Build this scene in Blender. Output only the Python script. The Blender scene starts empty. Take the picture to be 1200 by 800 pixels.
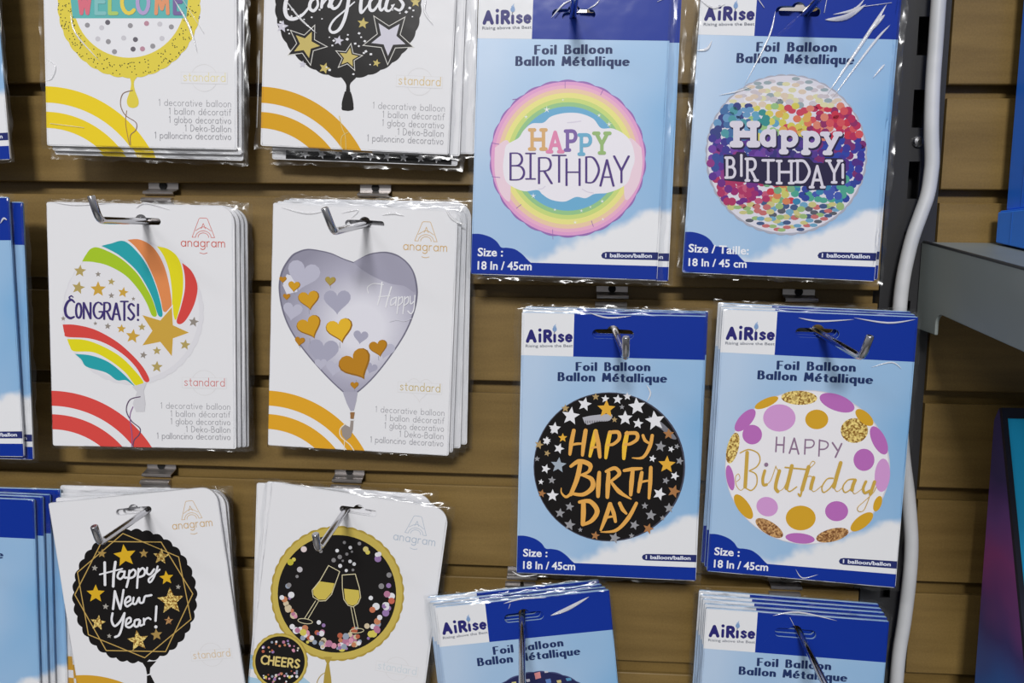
import bpy, math, random
from mathutils import Vector, Matrix
from mathutils.geometry import tessellate_polygon

# ------------------------------------------------------------------ camera, world, lights, exposure
SC = bpy.context.scene
COL = SC.collection
SC.view_settings.view_transform = 'Standard'
SC.view_settings.look = 'None'
SC.view_settings.gamma = 1.0
SC.view_settings.use_curve_mapping = False
SC.view_settings.exposure = 0.44

FPX = 900.0                                  # focal length in pixels of the 1200 x 800 frame
PITCH, YAW, ROLL, CAM_Z, CAM_D = -0.10735, -0.05501, 0.01409, -0.20827, 0.60005
F_AX = Vector((math.sin(YAW) * math.cos(PITCH), math.cos(YAW) * math.cos(PITCH), math.sin(PITCH)))
_r0 = Vector((math.cos(YAW), -math.sin(YAW), 0.0))
_u0 = _r0.cross(F_AX)
R_AX = _r0 * math.cos(ROLL) + _u0 * math.sin(ROLL)
U_AX = -_r0 * math.sin(ROLL) + _u0 * math.cos(ROLL)
EYE = Vector((0.0, -CAM_D, CAM_Z))
cd = bpy.data.cameras.new('camera')
cd.sensor_width = 36.0
cd.lens = 36.0 * FPX / 1200.0
cd.clip_start = 0.01
cam = bpy.data.objects.new('camera', cd)
COL.objects.link(cam)
cam.matrix_world = Matrix(((R_AX.x, U_AX.x, -F_AX.x, EYE.x), (R_AX.y, U_AX.y, -F_AX.y, EYE.y), (R_AX.z, U_AX.z, -F_AX.z, EYE.z), (0, 0, 0, 1)))
SC.camera = cam

world = bpy.data.worlds.new('store_interior')
SC.world = world
world.use_nodes = True
wn, wl = world.node_tree.nodes, world.node_tree.links
bg = wn['Background']
tc = wn.new('ShaderNodeTexCoord')
sx = wn.new('ShaderNodeSeparateXYZ')
wr = wn.new('ShaderNodeValToRGB')
mr = wn.new('ShaderNodeMapRange')
mr.inputs['From Min'].default_value = -1.0
mr.inputs['From Max'].default_value = 1.0
wl.new(tc.outputs['Generated'], sx.inputs[0])
wl.new(sx.outputs['Z'], mr.inputs[0])
wl.new(mr.outputs[0], wr.inputs[0])
cr = wr.color_ramp
cr.elements[0].position = 0.30
cr.elements[0].color = (0.10, 0.10, 0.105, 1)
cr.elements[1].position = 0.85
cr.elements[1].color = (0.62, 0.62, 0.64, 1)
wl.new(wr.outputs[0], bg.inputs['Color'])
bg.inputs['Strength'].default_value = 0.51


def area_light(name, loc, target, sx_, sy_, power, col=(1, 1, 1)):
    l = bpy.data.lights.new(name, 'AREA')
    l.shape = 'RECTANGLE'
    l.size, l.size_y = sx_, sy_
    l.energy = power
    l.color = col
    o = bpy.data.objects.new(name, l)
    COL.objects.link(o)
    o.location = loc
    o.rotation_euler = (Vector(target) - Vector(loc)).to_track_quat('-Z', 'Y').to_euler()
    return o


area_light('ceiling_or_fill_lamp', (-0.30, -4.0, 1.90), (0.0, 0, -0.27), 0.9, 0.5, 98.0, (1.0, 0.99, 0.985))
area_light('ceiling_or_fill_lamp', (-1.7, -2.7, 1.60), (0.1, 0, -0.27), 1.2, 0.25, 9.0, (0.99, 0.99, 1.0))  # added fill from the left, unseen; lifts the right bay and carton sides


# ------------------------------------------------------------------ helpers
def ray(px, py):
    return R_AX * ((px - 600.0) / FPX) + U_AX * ((400.0 - py) / FPX) + F_AX


def at(px, py, y=0.0):
    """the world point at depth y that the photograph shows at a pixel"""
    d = ray(px, py)
    return EYE + d * ((y - EYE.y) / d.y)


def at_x(px, py, x):
    d = ray(px, py)
    return EYE + d * ((x - EYE.x) / d.x)


def lin(c):
    c /= 255.0
    return c / 12.92 if c <= 0.04045 else ((c + 0.055) / 1.055) ** 2.4


def L3(rgb):
    return tuple(lin(v) for v in rgb) + (1.0,)


MATS = {}


def ink(rgb, rough=0.42, coat=0.35, metal=0.0):
    coat *= 0.4
    """printed colour on a coated card behind clear film"""
    key = ('ink', tuple(rgb), rough, coat, metal)
    if key in MATS:
        return MATS[key]
    m = bpy.data.materials.new('print_%d_%d_%d' % tuple(rgb))
    m.use_nodes = True
    n, l = m.node_tree.nodes, m.node_tree.links
    b = n['Principled BSDF']
    b.inputs['Base Color'].default_value = L3(rgb)
    b.inputs['Roughness'].default_value = rough
    b.inputs['Metallic'].default_value = metal
    b.inputs['Specular IOR Level'].default_value = 0.16
    b.inputs['Coat Weight'].default_value = coat
    b.inputs['Coat Roughness'].default_value = 0.16
    film_bump(n, l, b)
    MATS[key] = m
    return m


def film_bump(n, l, b, strength=0.25):
    t = n.new('ShaderNodeTexCoord')
    nz = n.new('ShaderNodeTexNoise')
    nz.inputs['Scale'].default_value = 26.0
    nz.inputs['Detail'].default_value = 2.5
    bp = n.new('ShaderNodeBump')
    bp.inputs['Strength'].default_value = strength
    bp.inputs['Distance'].default_value = 0.004
    l.new(t.outputs['Object'], nz.inputs['Vector'])
    l.new(nz.outputs['Fac'], bp.inputs['Height'])
    l.new(bp.outputs['Normal'], b.inputs['Coat Normal'])


def principled(name, rgb, rough=0.5, metal=0.0, coat=0.0, spec=0.5):
    if name in MATS:
        return MATS[name]
    m = bpy.data.materials.new(name)
    m.use_nodes = True
    b = m.node_tree.nodes['Principled BSDF']
    b.inputs['Base Color'].default_value = L3(rgb)
    b.inputs['Roughness'].default_value = rough
    b.inputs['Metallic'].default_value = metal
    b.inputs['Coat Weight'].default_value = coat
    b.inputs['Specular IOR Level'].default_value = spec
    MATS[name] = m
    return m


def speckled(name, rgb_a, rgb_b, scale, rough=0.4, metal=0.0, stretch=(1, 1, 1), detail=2.0, lo=0.35, hi=0.65, coat=0.0, voronoi=False):
    if name in MATS:
        return MATS[name]
    m = bpy.data.materials.new(name)
    m.use_nodes = True
    n, l = m.node_tree.nodes, m.node_tree.links
    b = n['Principled BSDF']
    t = n.new('ShaderNodeTexCoord')
    mp = n.new('ShaderNodeMapping')
    mp.inputs['Scale'].default_value = stretch
    l.new(t.outputs['Object'], mp.inputs['Vector'])
    r = n.new('ShaderNodeValToRGB')
    r.color_ramp.elements[0].position, r.color_ramp.elements[0].color = lo, L3(rgb_a)
    r.color_ramp.elements[1].position, r.color_ramp.elements[1].color = hi, L3(rgb_b)
    if voronoi:
        v = n.new('ShaderNodeTexVoronoi')
        v.inputs['Scale'].default_value = scale
        l.new(mp.outputs[0], v.inputs['Vector'])
        s = n.new('ShaderNodeSeparateColor')
        l.new(v.outputs['Color'], s.inputs[0])
        l.new(s.outputs[0], r.inputs[0])
    else:
        v = n.new('ShaderNodeTexNoise')
        v.inputs['Scale'].default_value = scale
        v.inputs['Detail'].default_value = detail
        l.new(mp.outputs[0], v.inputs['Vector'])
        l.new(v.outputs['Fac'], r.inputs[0])
    l.new(r.outputs[0], b.inputs['Base Color'])
    b.inputs['Roughness'].default_value = rough
    b.inputs['Metallic'].default_value = metal
    b.inputs['Coat Weight'].default_value = coat
    b.inputs['Coat Roughness'].default_value = 0.15
    MATS[name] = m
    return m


def film_material():
    if 'film' in MATS:
        return MATS['film']
    m = bpy.data.materials.new('clear_film')
    m.use_nodes = True
    n, l = m.node_tree.nodes, m.node_tree.links
    n.remove(n['Principled BSDF'])
    out = n['Material Output']
    tr = n.new('ShaderNodeBsdfTransparent')
    tr.inputs[0].default_value = (0.96, 0.965, 0.97, 1)
    gl = n.new('ShaderNodeBsdfGlossy')
    gl.inputs['Roughness'].default_value = 0.2
    gl.inputs['Color'].default_value = (1, 1, 1, 1)
    lw = n.new('ShaderNodeFresnel')
    lw.inputs['IOR'].default_value = 1.5
    ad = n.new('ShaderNodeMath')
    ad.operation = 'MULTIPLY_ADD'
    ad.inputs[1].default_value = 0.5
    ad.inputs[2].default_value = 0.025
    mx = n.new('ShaderNodeMixShader')
    l.new(lw.outputs[0], ad.inputs[0])
    l.new(ad.outputs[0], mx.inputs[0])
    l.new(tr.outputs[0], mx.inputs[1])
    l.new(gl.outputs[0], mx.inputs[2])
    l.new(mx.outputs[0], out.inputs['Surface'])
    MATS['film'] = m
    return m


def crease_glare_material():
    """crease of clear film with its glare painted white"""
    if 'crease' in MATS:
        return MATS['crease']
    m = bpy.data.materials.new('film_crease_glare')
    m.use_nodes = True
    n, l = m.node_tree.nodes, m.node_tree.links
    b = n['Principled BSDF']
    b.inputs['Base Color'].default_value = (0.95, 0.95, 0.97, 1)  # near-white base colour holds the highlight along the fold
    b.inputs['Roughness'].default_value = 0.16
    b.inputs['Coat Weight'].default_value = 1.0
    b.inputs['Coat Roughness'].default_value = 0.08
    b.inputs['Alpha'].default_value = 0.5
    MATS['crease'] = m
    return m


GOLD = lambda: ink((208, 160, 44), 0.35, 0.4)
GLITTER = lambda: speckled('gold_glitter_print', (140, 98, 30), (240, 215, 130), 900.0, 0.35, 0.0, (1, 1, 1), 2, 0.2, 0.8, 0.3, True)
BRONZE = lambda: speckled('bronze_glitter_print', (120, 74, 36), (206, 160, 104), 900.0, 0.35, 0.0, (1, 1, 1), 2, 0.2, 0.8, 0.3, True)


def empty(name, label, cat, group=None):
    o = bpy.data.objects.new(name, None)
    o.empty_display_size = 0.02
    COL.objects.link(o)
    o['label'] = label
    o['category'] = cat
    if group:
        o['group'] = group
    return o


def mesh_obj(name, v, f, mats, parent=None, mi=None, smooth=False, label=None, kind=None):
    me = bpy.data.meshes.new(name)
    me.from_pydata([tuple(p) for p in v], [], f)
    if not isinstance(mats, (list, tuple)):
        mats = [mats]
    for m in mats:
        me.materials.append(m)
    if mi:
        me.polygons.foreach_set('material_index', mi)
    if smooth:
        me.polygons.foreach_set('use_smooth', [True] * len(f))
    me.update()
    o = bpy.data.objects.new(name, me)
    COL.objects.link(o)
    if parent:
        o.parent = parent
    if label:
        o['label'] = label
    if kind:
        o['kind'] = kind
    return o


def prism(poly, a, b, frame):
    """extrude a 2D polygon between a and b; frame(u, v, w) -> 3D point"""
    n = len(poly)
    v = [frame(p[0], p[1], a) for p in poly] + [frame(p[0], p[1], b) for p in poly]
    tri = tessellate_polygon([[Vector((p[0], p[1], 0)) for p in poly]])
    f = [tuple(t) for t in tri] + [tuple(i + n for i in reversed(t)) for t in tri]
    f += [(i, i + n, (i + 1) % n + n, (i + 1) % n) for i in range(n)]
    return v, f


def fix_normals(o):
    import bmesh
    bm = bmesh.new()
    bm.from_mesh(o.data)
    bmesh.ops.recalc_face_normals(bm, faces=bm.faces)
    bm.to_mesh(o.data)
    bm.free()
    return o


def bevel(o, w, seg=2, angle=0.6):
    md = o.modifiers.new('bevel', 'BEVEL')
    md.width, md.segments, md.limit_method, md.angle_limit = w, seg, 'ANGLE', angle
    return o


def catmull(pts, sub=7):
    if len(pts) < 3:
        return list(pts)
    P = [pts[0]] + list(pts) + [pts[-1]]
    out = []
    for i in range(1, len(P) - 2):
        a, b, c, d = P[i - 1], P[i], P[i + 1], P[i + 2]
        for k in range(sub):
            t = k / sub
            out.append(tuple(0.5 * (2 * b[j] + (c[j] - a[j]) * t + (2 * a[j] - 5 * b[j] + 4 * c[j] - d[j]) * t * t + (3 * b[j] - a[j] - 3 * c[j] + d[j]) * t ** 3) for j in range(len(b))))
    out.append(tuple(P[-2]))
    return out


def tube(path, r, seg=14, caps=True, round_end=False):
    pts = [Vector(p) for p in path]
    v, f = [], []
    up = Vector((0, 0, 1))
    prev = None
    for i, p in enumerate(pts):
        t = (pts[min(i + 1, len(pts) - 1)] - pts[max(i - 1, 0)]).normalized()
        if prev is None:
            a = t.cross(up)
            if a.length < 0.05:
                a = t.cross(Vector((1, 0, 0)))
            a.normalize()
        else:
            a = (prev - t * prev.dot(t)).normalized()
        prev = a
        b = t.cross(a)
        rr = r[i] if isinstance(r, (list, tuple)) else r
        for k in range(seg):
            w = 2 * math.pi * k / seg
            v.append(p + (a * math.cos(w) + b * math.sin(w)) * rr)
    for i in range(len(pts) - 1):
        for k in range(seg):
            k2 = (k + 1) % seg
            f.append((i * seg + k, i * seg + k2, (i + 1) * seg + k2, (i + 1) * seg + k))
    if caps:
        f.append(tuple(range(seg - 1, -1, -1)))
        f.append(tuple(range((len(pts) - 1) * seg, len(pts) * seg)))
    return v, f


# ------------------------------------------------------------------ stroke lettering
GL = {
 'A': (.66, 'l 0,0 .33,1 .66,0;l .12,.34 .54,.34'), 'B': (.54, 'l 0,0 0,1;s 0,1 .34,.98 .46,.77 .34,.56 0,.53;s 0,.53 .4,.5 .54,.27 .4,.03 0,0'),
 'C': (.6, 'a .42,.5,.42,.5,45,315'), 'D': (.6, 'l 0,0 0,1;s 0,1 .35,.96 .6,.5 .35,.04 0,0'), 'E': (.46, 'l .46,1 0,1 0,0 .46,0;l 0,.52 .4,.52'),
 'F': (.44, 'l .44,1 0,1 0,0;l 0,.5 .38,.5'), 'G': (.66, 'a .42,.5,.42,.5,45,350;l .84,.42 .5,.42'), 'H': (.56, 'l 0,0 0,1;l .56,0 .56,1;l 0,.5 .56,.5'),
 'I': (.02, 'l 0,0 0,1'), 'L': (.44, 'l 0,1 0,0 .44,0'), 'M': (.8, 'l 0,0 .08,1;l .08,1 .4,.2 .72,1;l .72,1 .8,0'), 'N': (.56, 'l 0,0 0,1 .56,0 .56,1'),
 'O': (.8, 'a .4,.5,.4,.5,0,360'), 'P': (.5, 'l 0,0 0,1;s 0,1 .38,.98 .5,.74 .38,.49 0,.46'), 'R': (.54, 'l 0,0 0,1;s 0,1 .38,.98 .5,.75 .38,.52 0,.48;l .22,.48 .54,0'),
 'S': (.5, 's .48,.86 .26,1 .03,.8 .22,.54 .49,.26 .24,0 0,.14'), 'T': (.56, 'l 0,1 .56,1;l .28,1 .28,0'), 'W': (.9, 'l 0,1 .22,0 .45,.75 .68,0 .9,1'),
 'Y': (.56, 'l 0,1 .28,.45;l .56,1 .28,.45;l .28,.45 .28,0'), 'U': (.56, 'l 0,1 0,.3;a .28,.3,.28,.3,180,360;l .56,.3 .56,1'),
 'a': (.54, 'a .27,.31,.27,.31,0,360;l .54,.62 .54,0'), 'b': (.54, 'l 0,1 0,0;a .27,.31,.27,.31,0,360'), 'c': (.46, 'a .27,.31,.27,.31,50,310'),
 'd': (.54, 'a .27,.31,.27,.31,0,360;l .54,1 .54,0'), 'e': (.54, 'l .02,.33 .53,.33;a .27,.31,.27,.31,5,315'), '\u00e9': (.54, 'l .02,.33 .53,.33;a .27,.31,.27,.31,5,315;l .22,.76 .4,.95'),
 'f': (.32, 'a .3,.8,.16,.2,60,180;l .14,.8 .14,0;l 0,.6 .3,.6'), 'g': (.54, 'a .27,.31,.27,.31,0,360;l .54,.62 .54,-.1;a .27,-.1,.27,.24,0,-150'),
 'h': (.46, 'l 0,1 0,0;a .23,.38,.23,.24,180,0;l .46,.38 .46,0'), 'i': (.02, 'l 0,.6 0,0;l 0,.93 0,.95'), 'k': (.44, 'l 0,1 0,0;l .4,.6 .02,.25;l .15,.36 .44,0'), 'l': (.02, 'l 0,1 0,0'),
 'm': (.76, 'l 0,.62 0,0;a .19,.4,.19,.22,180,0;l .38,.4 .38,0;a .57,.4,.19,.22,180,0;l .76,.4 .76,0'), 'n': (.46, 'l 0,.62 0,0;a .23,.38,.23,.24,180,0;l .46,.38 .46,0'),
 'o': (.54, 'a .27,.31,.27,.31,0,360'), 'p': (.54, 'l 0,.62 0,-.35;a .27,.31,.27,.31,0,360'), 'q': (.54, 'a .27,.31,.27,.31,0,360;l .54,.62 .54,-.35'),
 'r': (.3, 'l 0,.62 0,0;a .22,.36,.22,.26,180,70'), 's': (.4, 's .38,.53 .2,.63 .03,.5 .2,.33 .39,.16 .2,0 0,.1'), 't': (.3, 'l .14,.88 .14,.15;a .3,.15,.16,.15,180,270;l 0,.62 .3,.62'),
 'u': (.46, 'l 0,.62 0,.24;a .23,.24,.23,.24,180,360;l .46,.62 .46,0'), 'v': (.46, 'l 0,.62 .23,0 .46,.62'), 'y': (.48, 'l 0,.62 .24,.02;l .48,.62 .1,-.35'), 'w': (.7, 'l 0,.62 .18,0 .35,.55 .52,0 .7,.62'),
 '1': (.16, 'l 0,.82 .14,1 .14,0'), '-': (.25, 'l 0,.32 .25,.32'), '!': (.02, 'l 0,1 0,.3;l 0,.05 0,0'), '.': (.02, 'l 0,.03 0,0'), ' ': (.3, ''),
}


def glyph_strokes(ch, serif=0.0):
    w, s = GL[ch]
    out = []
    for part in s.split(';'):
        if not part:
            continue
        k, rest = part[0], part[2:]
        if k == 'a':
            cx, cy, rx, ry, a0, a1 = [float(q) for q in rest.split(',')]
            n = max(6, int(abs(a1 - a0) / 22))
            out.append([(cx + rx * math.cos(math.radians(a0 + (a1 - a0) * i / n)), cy + ry * math.sin(math.radians(a0 + (a1 - a0) * i / n))) for i in range(n + 1)])
        else:
            pts = [tuple(float(q) for q in p.split(',')) for p in rest.split()]
            out.append(catmull(pts, 5) if k == 's' else pts)
            if serif and k == 'l':
                for e, nb in ((pts[0], pts[1]), (pts[-1], pts[-2])):
                    if abs(e[0] - nb[0]) < abs(e[1] - nb[1]) and (abs(e[1]) < .02 or abs(e[1] - 1) < .02 or abs(e[1] + .35) < .02 or abs(e[1] - .62) < .02):
                        if not (ch == 'A' and e[1] > .5):
                            out.append([(e[0] - serif, e[1]), (e[0] + serif, e[1])])
    return w, out


def hull(pts):
    pts = sorted(set((round(p[0], 5), round(p[1], 5)) for p in pts))
    def half(ps):
        h = []
        for p in ps:
            while len(h) > 1 and (h[-1][0] - h[-2][0]) * (p[1] - h[-2][1]) - (h[-1][1] - h[-2][1]) * (p[0] - h[-2][0]) <= 0:
                h.pop()
            h.append(p)
        return h
    a, b = half(pts), half(pts[::-1])
    return a[:-1] + b[:-1]


# ------------------------------------------------------------------ poses of the hanging packets (x, y, z of the top edge, roll, tilt, yaw)
POSE = {
 'welcome': (-0.3045, -0.0323, 0.0554, 0.0095, -0.0282, 0.0412), 'starry': (-0.1427, -0.0249, 0.0559, 0.0411, -0.0149, -0.0062),
 'rainbow_congrats': (-0.314, -0.0281, -0.1712, 0.0072, -0.028, 0.0677), 'heart': (-0.1439, -0.0211, -0.1708, 0.03, -0.0317, -0.001),
 'new_year': (-0.3333, -0.0228, -0.3992, -0.1368, -0.0337, -0.0273), 'cheers': (-0.1488, -0.0224, -0.3938, 0.1251, -0.0245, 0.0047),
 'rainbow_birthday': (0.0094, -0.0394, -0.0228, 0.019, -0.0132, -0.0187), 'confetti': (0.1647, -0.0357, -0.0204, 0.0321, -0.0195, -0.0203),
 'black_birthday': (0.0431, -0.035, -0.2473, 0.0041, -0.023, -0.0113), 'dotted': (0.1897, -0.0365, -0.2436, 0.0196, -0.0194, -0.0897),
 'navy': (-0.0207, -0.0342, -0.4673, -0.1175, -0.0146, 0.0574), 'thick': (0.1863, -0.0356, -0.471, 0.0234, -0.0182, -0.0287),
 'edge_middle': (-0.478, -0.0369, -0.1687, -0.0173, -0.0164, -0.0039), 'edge_bottom': (-0.4784, -0.027, -0.4035, 0.0113, -0.0165, 0.0041),
 'edge_top': (-0.4871, -0.028, 0.0562, -0.0391, -0.015, 0.0),
}
WHITE_W, WHITE_H = 0.1411, 0.1863
BLUE_W, BLUE_H = 0.1343, 0.1983


def pose_matrix(key):
    x, y, z, roll, tilt, yaw = POSE[key]
    return Matrix.Translation((x, y, z)) @ Matrix.Rotation(yaw, 4, 'Z') @ Matrix.Rotation(tilt, 4, 'X') @ Matrix.Rotation(roll, 4, 'Y')


LAST = [0.0]                                # height of the print built last


class Print:
    """flat printed artwork on the face of one card, gathered into one mesh"""
    def __init__(self, key=None, lift=0.0006):
        self.v, self.f, self.mi, self.mats, self.layer, self.k, self.lift = [], [], [], [], 0, 0, lift
        self.key, self.j = key, 0
        if key:
            self.m = pose_matrix(key)
            self.inv = self.m.inverted()
            self.n = (self.m.to_3x3() @ Vector((0, 1, 0)))
        self.base(0, 0, 1)

    def base(self, x0, y0, s):
        self.x0, self.y0, self.s = x0, y0, s
        return self

    def loc(self, X, Y):
        if self.key is None:
            return (X, Y)
        d = ray(self.x0 + X / self.s, self.y0 + Y / self.s)
        t = (self.m.translation - EYE).dot(self.n) / d.dot(self.n)
        p = self.inv @ (EYE + d * t)
        return (p.x, p.z)

    def slot(self, mat):
        if mat not in self.mats:
            self.mats.append(mat)
        return self.mats.index(mat)

    def up(self):
        self.layer += self.k + 2
        self.k = self.j = 0

    def _face(self, lp, mat, convex):
        y = -(self.lift + (self.layer + self.j % 40) * 0.000001)
        self.j += 1
        self.k = min(self.j, 40)
        k = len(self.v)
        area = sum(lp[i][0] * lp[(i + 1) % len(lp)][1] - lp[(i + 1) % len(lp)][0] * lp[i][1] for i in range(len(lp)))
        if area < 0:
            lp = lp[::-1]
        self.v += [(p[0], y, p[1]) for p in lp]
        s = self.slot(mat)
        if convex:
            self.f.append(tuple(range(k, k + len(lp))))
            self.mi.append(s)
        else:
            for t in tessellate_polygon([[Vector((p[0], p[1], 0)) for p in lp]]):
                a, b, c = (lp[i] for i in t)
                ar = (b[0] - a[0]) * (c[1] - a[1]) - (c[0] - a[0]) * (b[1] - a[1])
                self.f.append(tuple(k + i for i in (t if ar > 0 else t[::-1])))
                self.mi.append(s)

    def poly(self, pts, mat, smooth=False, local=False, convex=False):
        if smooth:
            pts = catmull(list(pts) + [pts[0]], 6)[:-1]
        lp = pts if local else [self.loc(*p) for p in pts]
        self.up()
        self._face(lp, mat, convex)

    def disc(self, x, y, rx, mat, ry=None, rot=0, n=None, scallop=0, depth=0.012, up=True):
        ry = rx if ry is None else ry
        if n is None:
            n = 12 if rx / self.s < 4 else 28 if rx / self.s < 25 else 64
        if scallop:
            n = scallop * 6
        c, s = math.cos(math.radians(rot)), math.sin(math.radians(rot))
        pts = []
        for i in range(n):
            a = 2 * math.pi * i / n
            k = 1.0 - (depth * (1 - abs(math.sin(a * scallop / 2))) if scallop else 0)
            u, w = rx * k * math.cos(a), ry * k * math.sin(a)
            pts.append((x + u * c - w * s, y + u * s + w * c))
        if up:
            self.up()
        self._face([self.loc(*p) for p in pts], mat, not scallop)

    def ring(self, x, y, r, w, mat, ry=None, n=72):
        ry = ry or r
        self.stroke([(x + r * math.cos(2 * math.pi * i / n), y + ry * math.sin(2 * math.pi * i / n)) for i in range(n + 1)], w, mat)

    def star(self, x, y, r, mat, rot=0, inner=0.45, up=True):
        if up:
            self.up()
        pts = []
        for i in range(10):
            a = math.radians(rot - 90 + 36 * i)
            q = r if i % 2 == 0 else r * inner
            pts.append((x + q * math.cos(a), y + q * math.sin(a)))
        self._face([self.loc(*p) for p in pts], mat, False)

    def stroke(self, pts, w, mat, smooth=False, nib=None, up=True):
        """sweep a round (or flat) nib along a path"""
        if smooth:
            pts = catmull(pts)
        if up:
            self.up()
        nx, ny = nib if nib else (w, w)
        k = 10 if max(nx, ny) / self.s > 3 else 6
        pen = [(nx / 2 * math.cos(2 * math.pi * (i + .5) / k), ny / 2 * math.sin(2 * math.pi * (i + .5) / k)) for i in range(k)]
        if len(pts) == 1:
            pts = [pts[0], pts[0]]
        for a, b in zip(pts[:-1], pts[1:]):
            h = hull([(a[0] + q[0], a[1] + q[1]) for q in pen] + [(b[0] + q[0], b[1] + q[1]) for q in pen])
            if len(h) > 2:
                self._face([self.loc(*p) for p in h], mat, True)

    def taper(self, pts, ws, mat):
        """brush stroke whose width follows ws along the smoothed path"""
        P = catmull(pts)
        self.up()
        n = len(P)
        for i in range(n - 1):
            circ = []
            for j in (i, i + 1):
                t = j / (n - 1) * (len(ws) - 1)
                a = min(int(t), len(ws) - 2)
                w = ws[a] + (ws[a + 1] - ws[a]) * (t - a)
                circ += [(P[j][0] + w / 2 * math.cos(q * math.pi / 5), P[j][1] + w / 2 * math.sin(q * math.pi / 5)) for q in range(10)]
            h = hull(circ)
            if len(h) > 2:
                self._face([self.loc(*p) for p in h], mat, True)

    def glyph(self, ch, x0, x1, yt, yb, mat, w, nib=None, serif=0.0, slant=0.0, xh=False):
        gw, st = glyph_strokes(ch, serif)
        ys = [p[1] for s in st for p in s]
        lo, hi = (min(ys), max(ys)) if xh else (0.0, 1.0)
        self.up()
        for s in st:
            P = []
            for p in s:
                u = x0 + (x1 - x0) * (p[0] / gw if gw > .05 else .5 + p[0])
                v = yb - (yb - yt) * (p[1] - lo) / (hi - lo)
                P.append((u + slant * (yb - v), v))
            self.stroke(P, w, mat, nib=nib, up=False)

    def text(self, s, p0, p1, cap, mat, w, nib=None, serif=0.0, track=0.22, slant=0.0):
        """letter a line whose baseline runs from p0 to p1, cap height cap"""
        G = [glyph_strokes(c, serif) for c in s]
        tot = sum(g[0] for g in G) + track * (len(G) - 1)
        d = Vector((p1[0] - p0[0], p1[1] - p0[1]))
        ln = d.length
        d.normalize()
        nrm = Vector((d.y, -d.x))
        if nrm.y > 0:
            nrm = -nrm
        sx_, x = ln / tot, 0.0
        self.up()
        for gw, st in G:
            for q in st:
                P = [(p0[0] + d.x * ((x + a) * sx_ + slant * b * cap) + nrm.x * b * cap, p0[1] + d.y * ((x + a) * sx_) + nrm.y * b * cap) for a, b in q]
                self.stroke(P, w, mat, nib=nib, up=False)
            x += gw + track

    def font(self, s, p0, p1, cap, mat, bold=0.0):
        """a line in the plain sans face, baseline from p0 to p1"""
        cu = bpy.data.curves.new('line', 'FONT')
        cu.body = s
        cu.size = 1.0
        cu.offset = bold
        cu.resolution_u = 3
        o = bpy.data.objects.new('line', cu)
        COL.objects.link(o)
        dg = bpy.context.evaluated_depsgraph_get()
        me = o.evaluated_get(dg).to_mesh()
        vs = [(v.co.x, v.co.y) for v in me.vertices]
        fs = [tuple(p.vertices) for p in me.polygons]
        x0, x1 = min(v[0] for v in vs), max(v[0] for v in vs)
        o.evaluated_get(dg).to_mesh_clear()
        bpy.data.objects.remove(o)
        bpy.data.curves.remove(cu)
        d = Vector((p1[0] - p0[0], p1[1] - p0[1]))
        k = d.length / (x1 - x0)
        d.normalize()
        nrm = Vector((d.y, -d.x))
        if nrm.y > 0:
            nrm = -nrm
        ky = cap / 0.72
        self.up()
        y = -(self.lift + self.layer * 0.000001)
        base = len(self.v)
        for a, b in vs:
            q = self.loc(p0[0] + d.x * (a - x0) * k + nrm.x * b * ky, p0[1] + d.y * (a - x0) * k + nrm.y * b * ky)
            self.v.append((q[0], y, q[1]))
        s_ = self.slot(mat)
        for f in fs:
            P = [self.v[base + i] for i in f]
            ar = sum(P[i][0] * P[(i + 1) % len(P)][2] - P[(i + 1) % len(P)][0] * P[i][2] for i in range(len(P)))
            self.f.append(tuple(base + i for i in (f if ar > 0 else f[::-1])))
            self.mi.append(s_)

    def build(self, name, parent, label=None):
        LAST[0] = self.lift + (self.layer + self.k + 2) * 0.000001
        return mesh_obj(name, self.v, self.f, self.mats, parent, self.mi, label=label)


# ------------------------------------------------------------------ the setting: slat wall, upright, right bay
PITCH_Z, GAP = 0.0762, 0.0096


def brown_wood(name, a, b):
    if name in MATS:
        return MATS[name]
    m = bpy.data.materials.new(name)
    m.use_nodes = True
    n, l = m.node_tree.nodes, m.node_tree.links
    p = n['Principled BSDF']
    t = n.new('ShaderNodeTexCoord')
    mp = n.new('ShaderNodeMapping')
    mp.inputs['Scale'].default_value = (6.0, 6.0, 60.0)
    n1 = n.new('ShaderNodeTexNoise')
    n1.inputs['Scale'].default_value = 1.3
    n1.inputs['Detail'].default_value = 4.0
    n2 = n.new('ShaderNodeTexNoise')
    n2.inputs['Scale'].default_value = 700.0
    n2.inputs['Detail'].default_value = 1.0
    mx = n.new('ShaderNodeMath')
    mx.operation = 'MULTIPLY_ADD'
    mx.inputs[1].default_value = 0.35
    r = n.new('ShaderNodeValToRGB')
    r.color_ramp.elements[0].position, r.color_ramp.elements[0].color = 0.42, L3(a)
    r.color_ramp.elements[1].position, r.color_ramp.elements[1].color = 0.90, L3(b)
    l.new(t.outputs['Object'], mp.inputs['Vector'])
    l.new(mp.outputs[0], n1.inputs['Vector'])
    l.new(t.outputs['Object'], n2.inputs['Vector'])
    l.new(n2.outputs['Fac'], mx.inputs[0])
    l.new(n1.outputs['Fac'], mx.inputs[2])
    l.new(mx.outputs[0], r.inputs[0])
    l.new(r.outputs[0], p.inputs['Base Color'])
    p.inputs['Roughness'].default_value = 0.42
    p.inputs['Specular IOR Level'].default_value = 0.4
    MATS[name] = m
    return m


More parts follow.
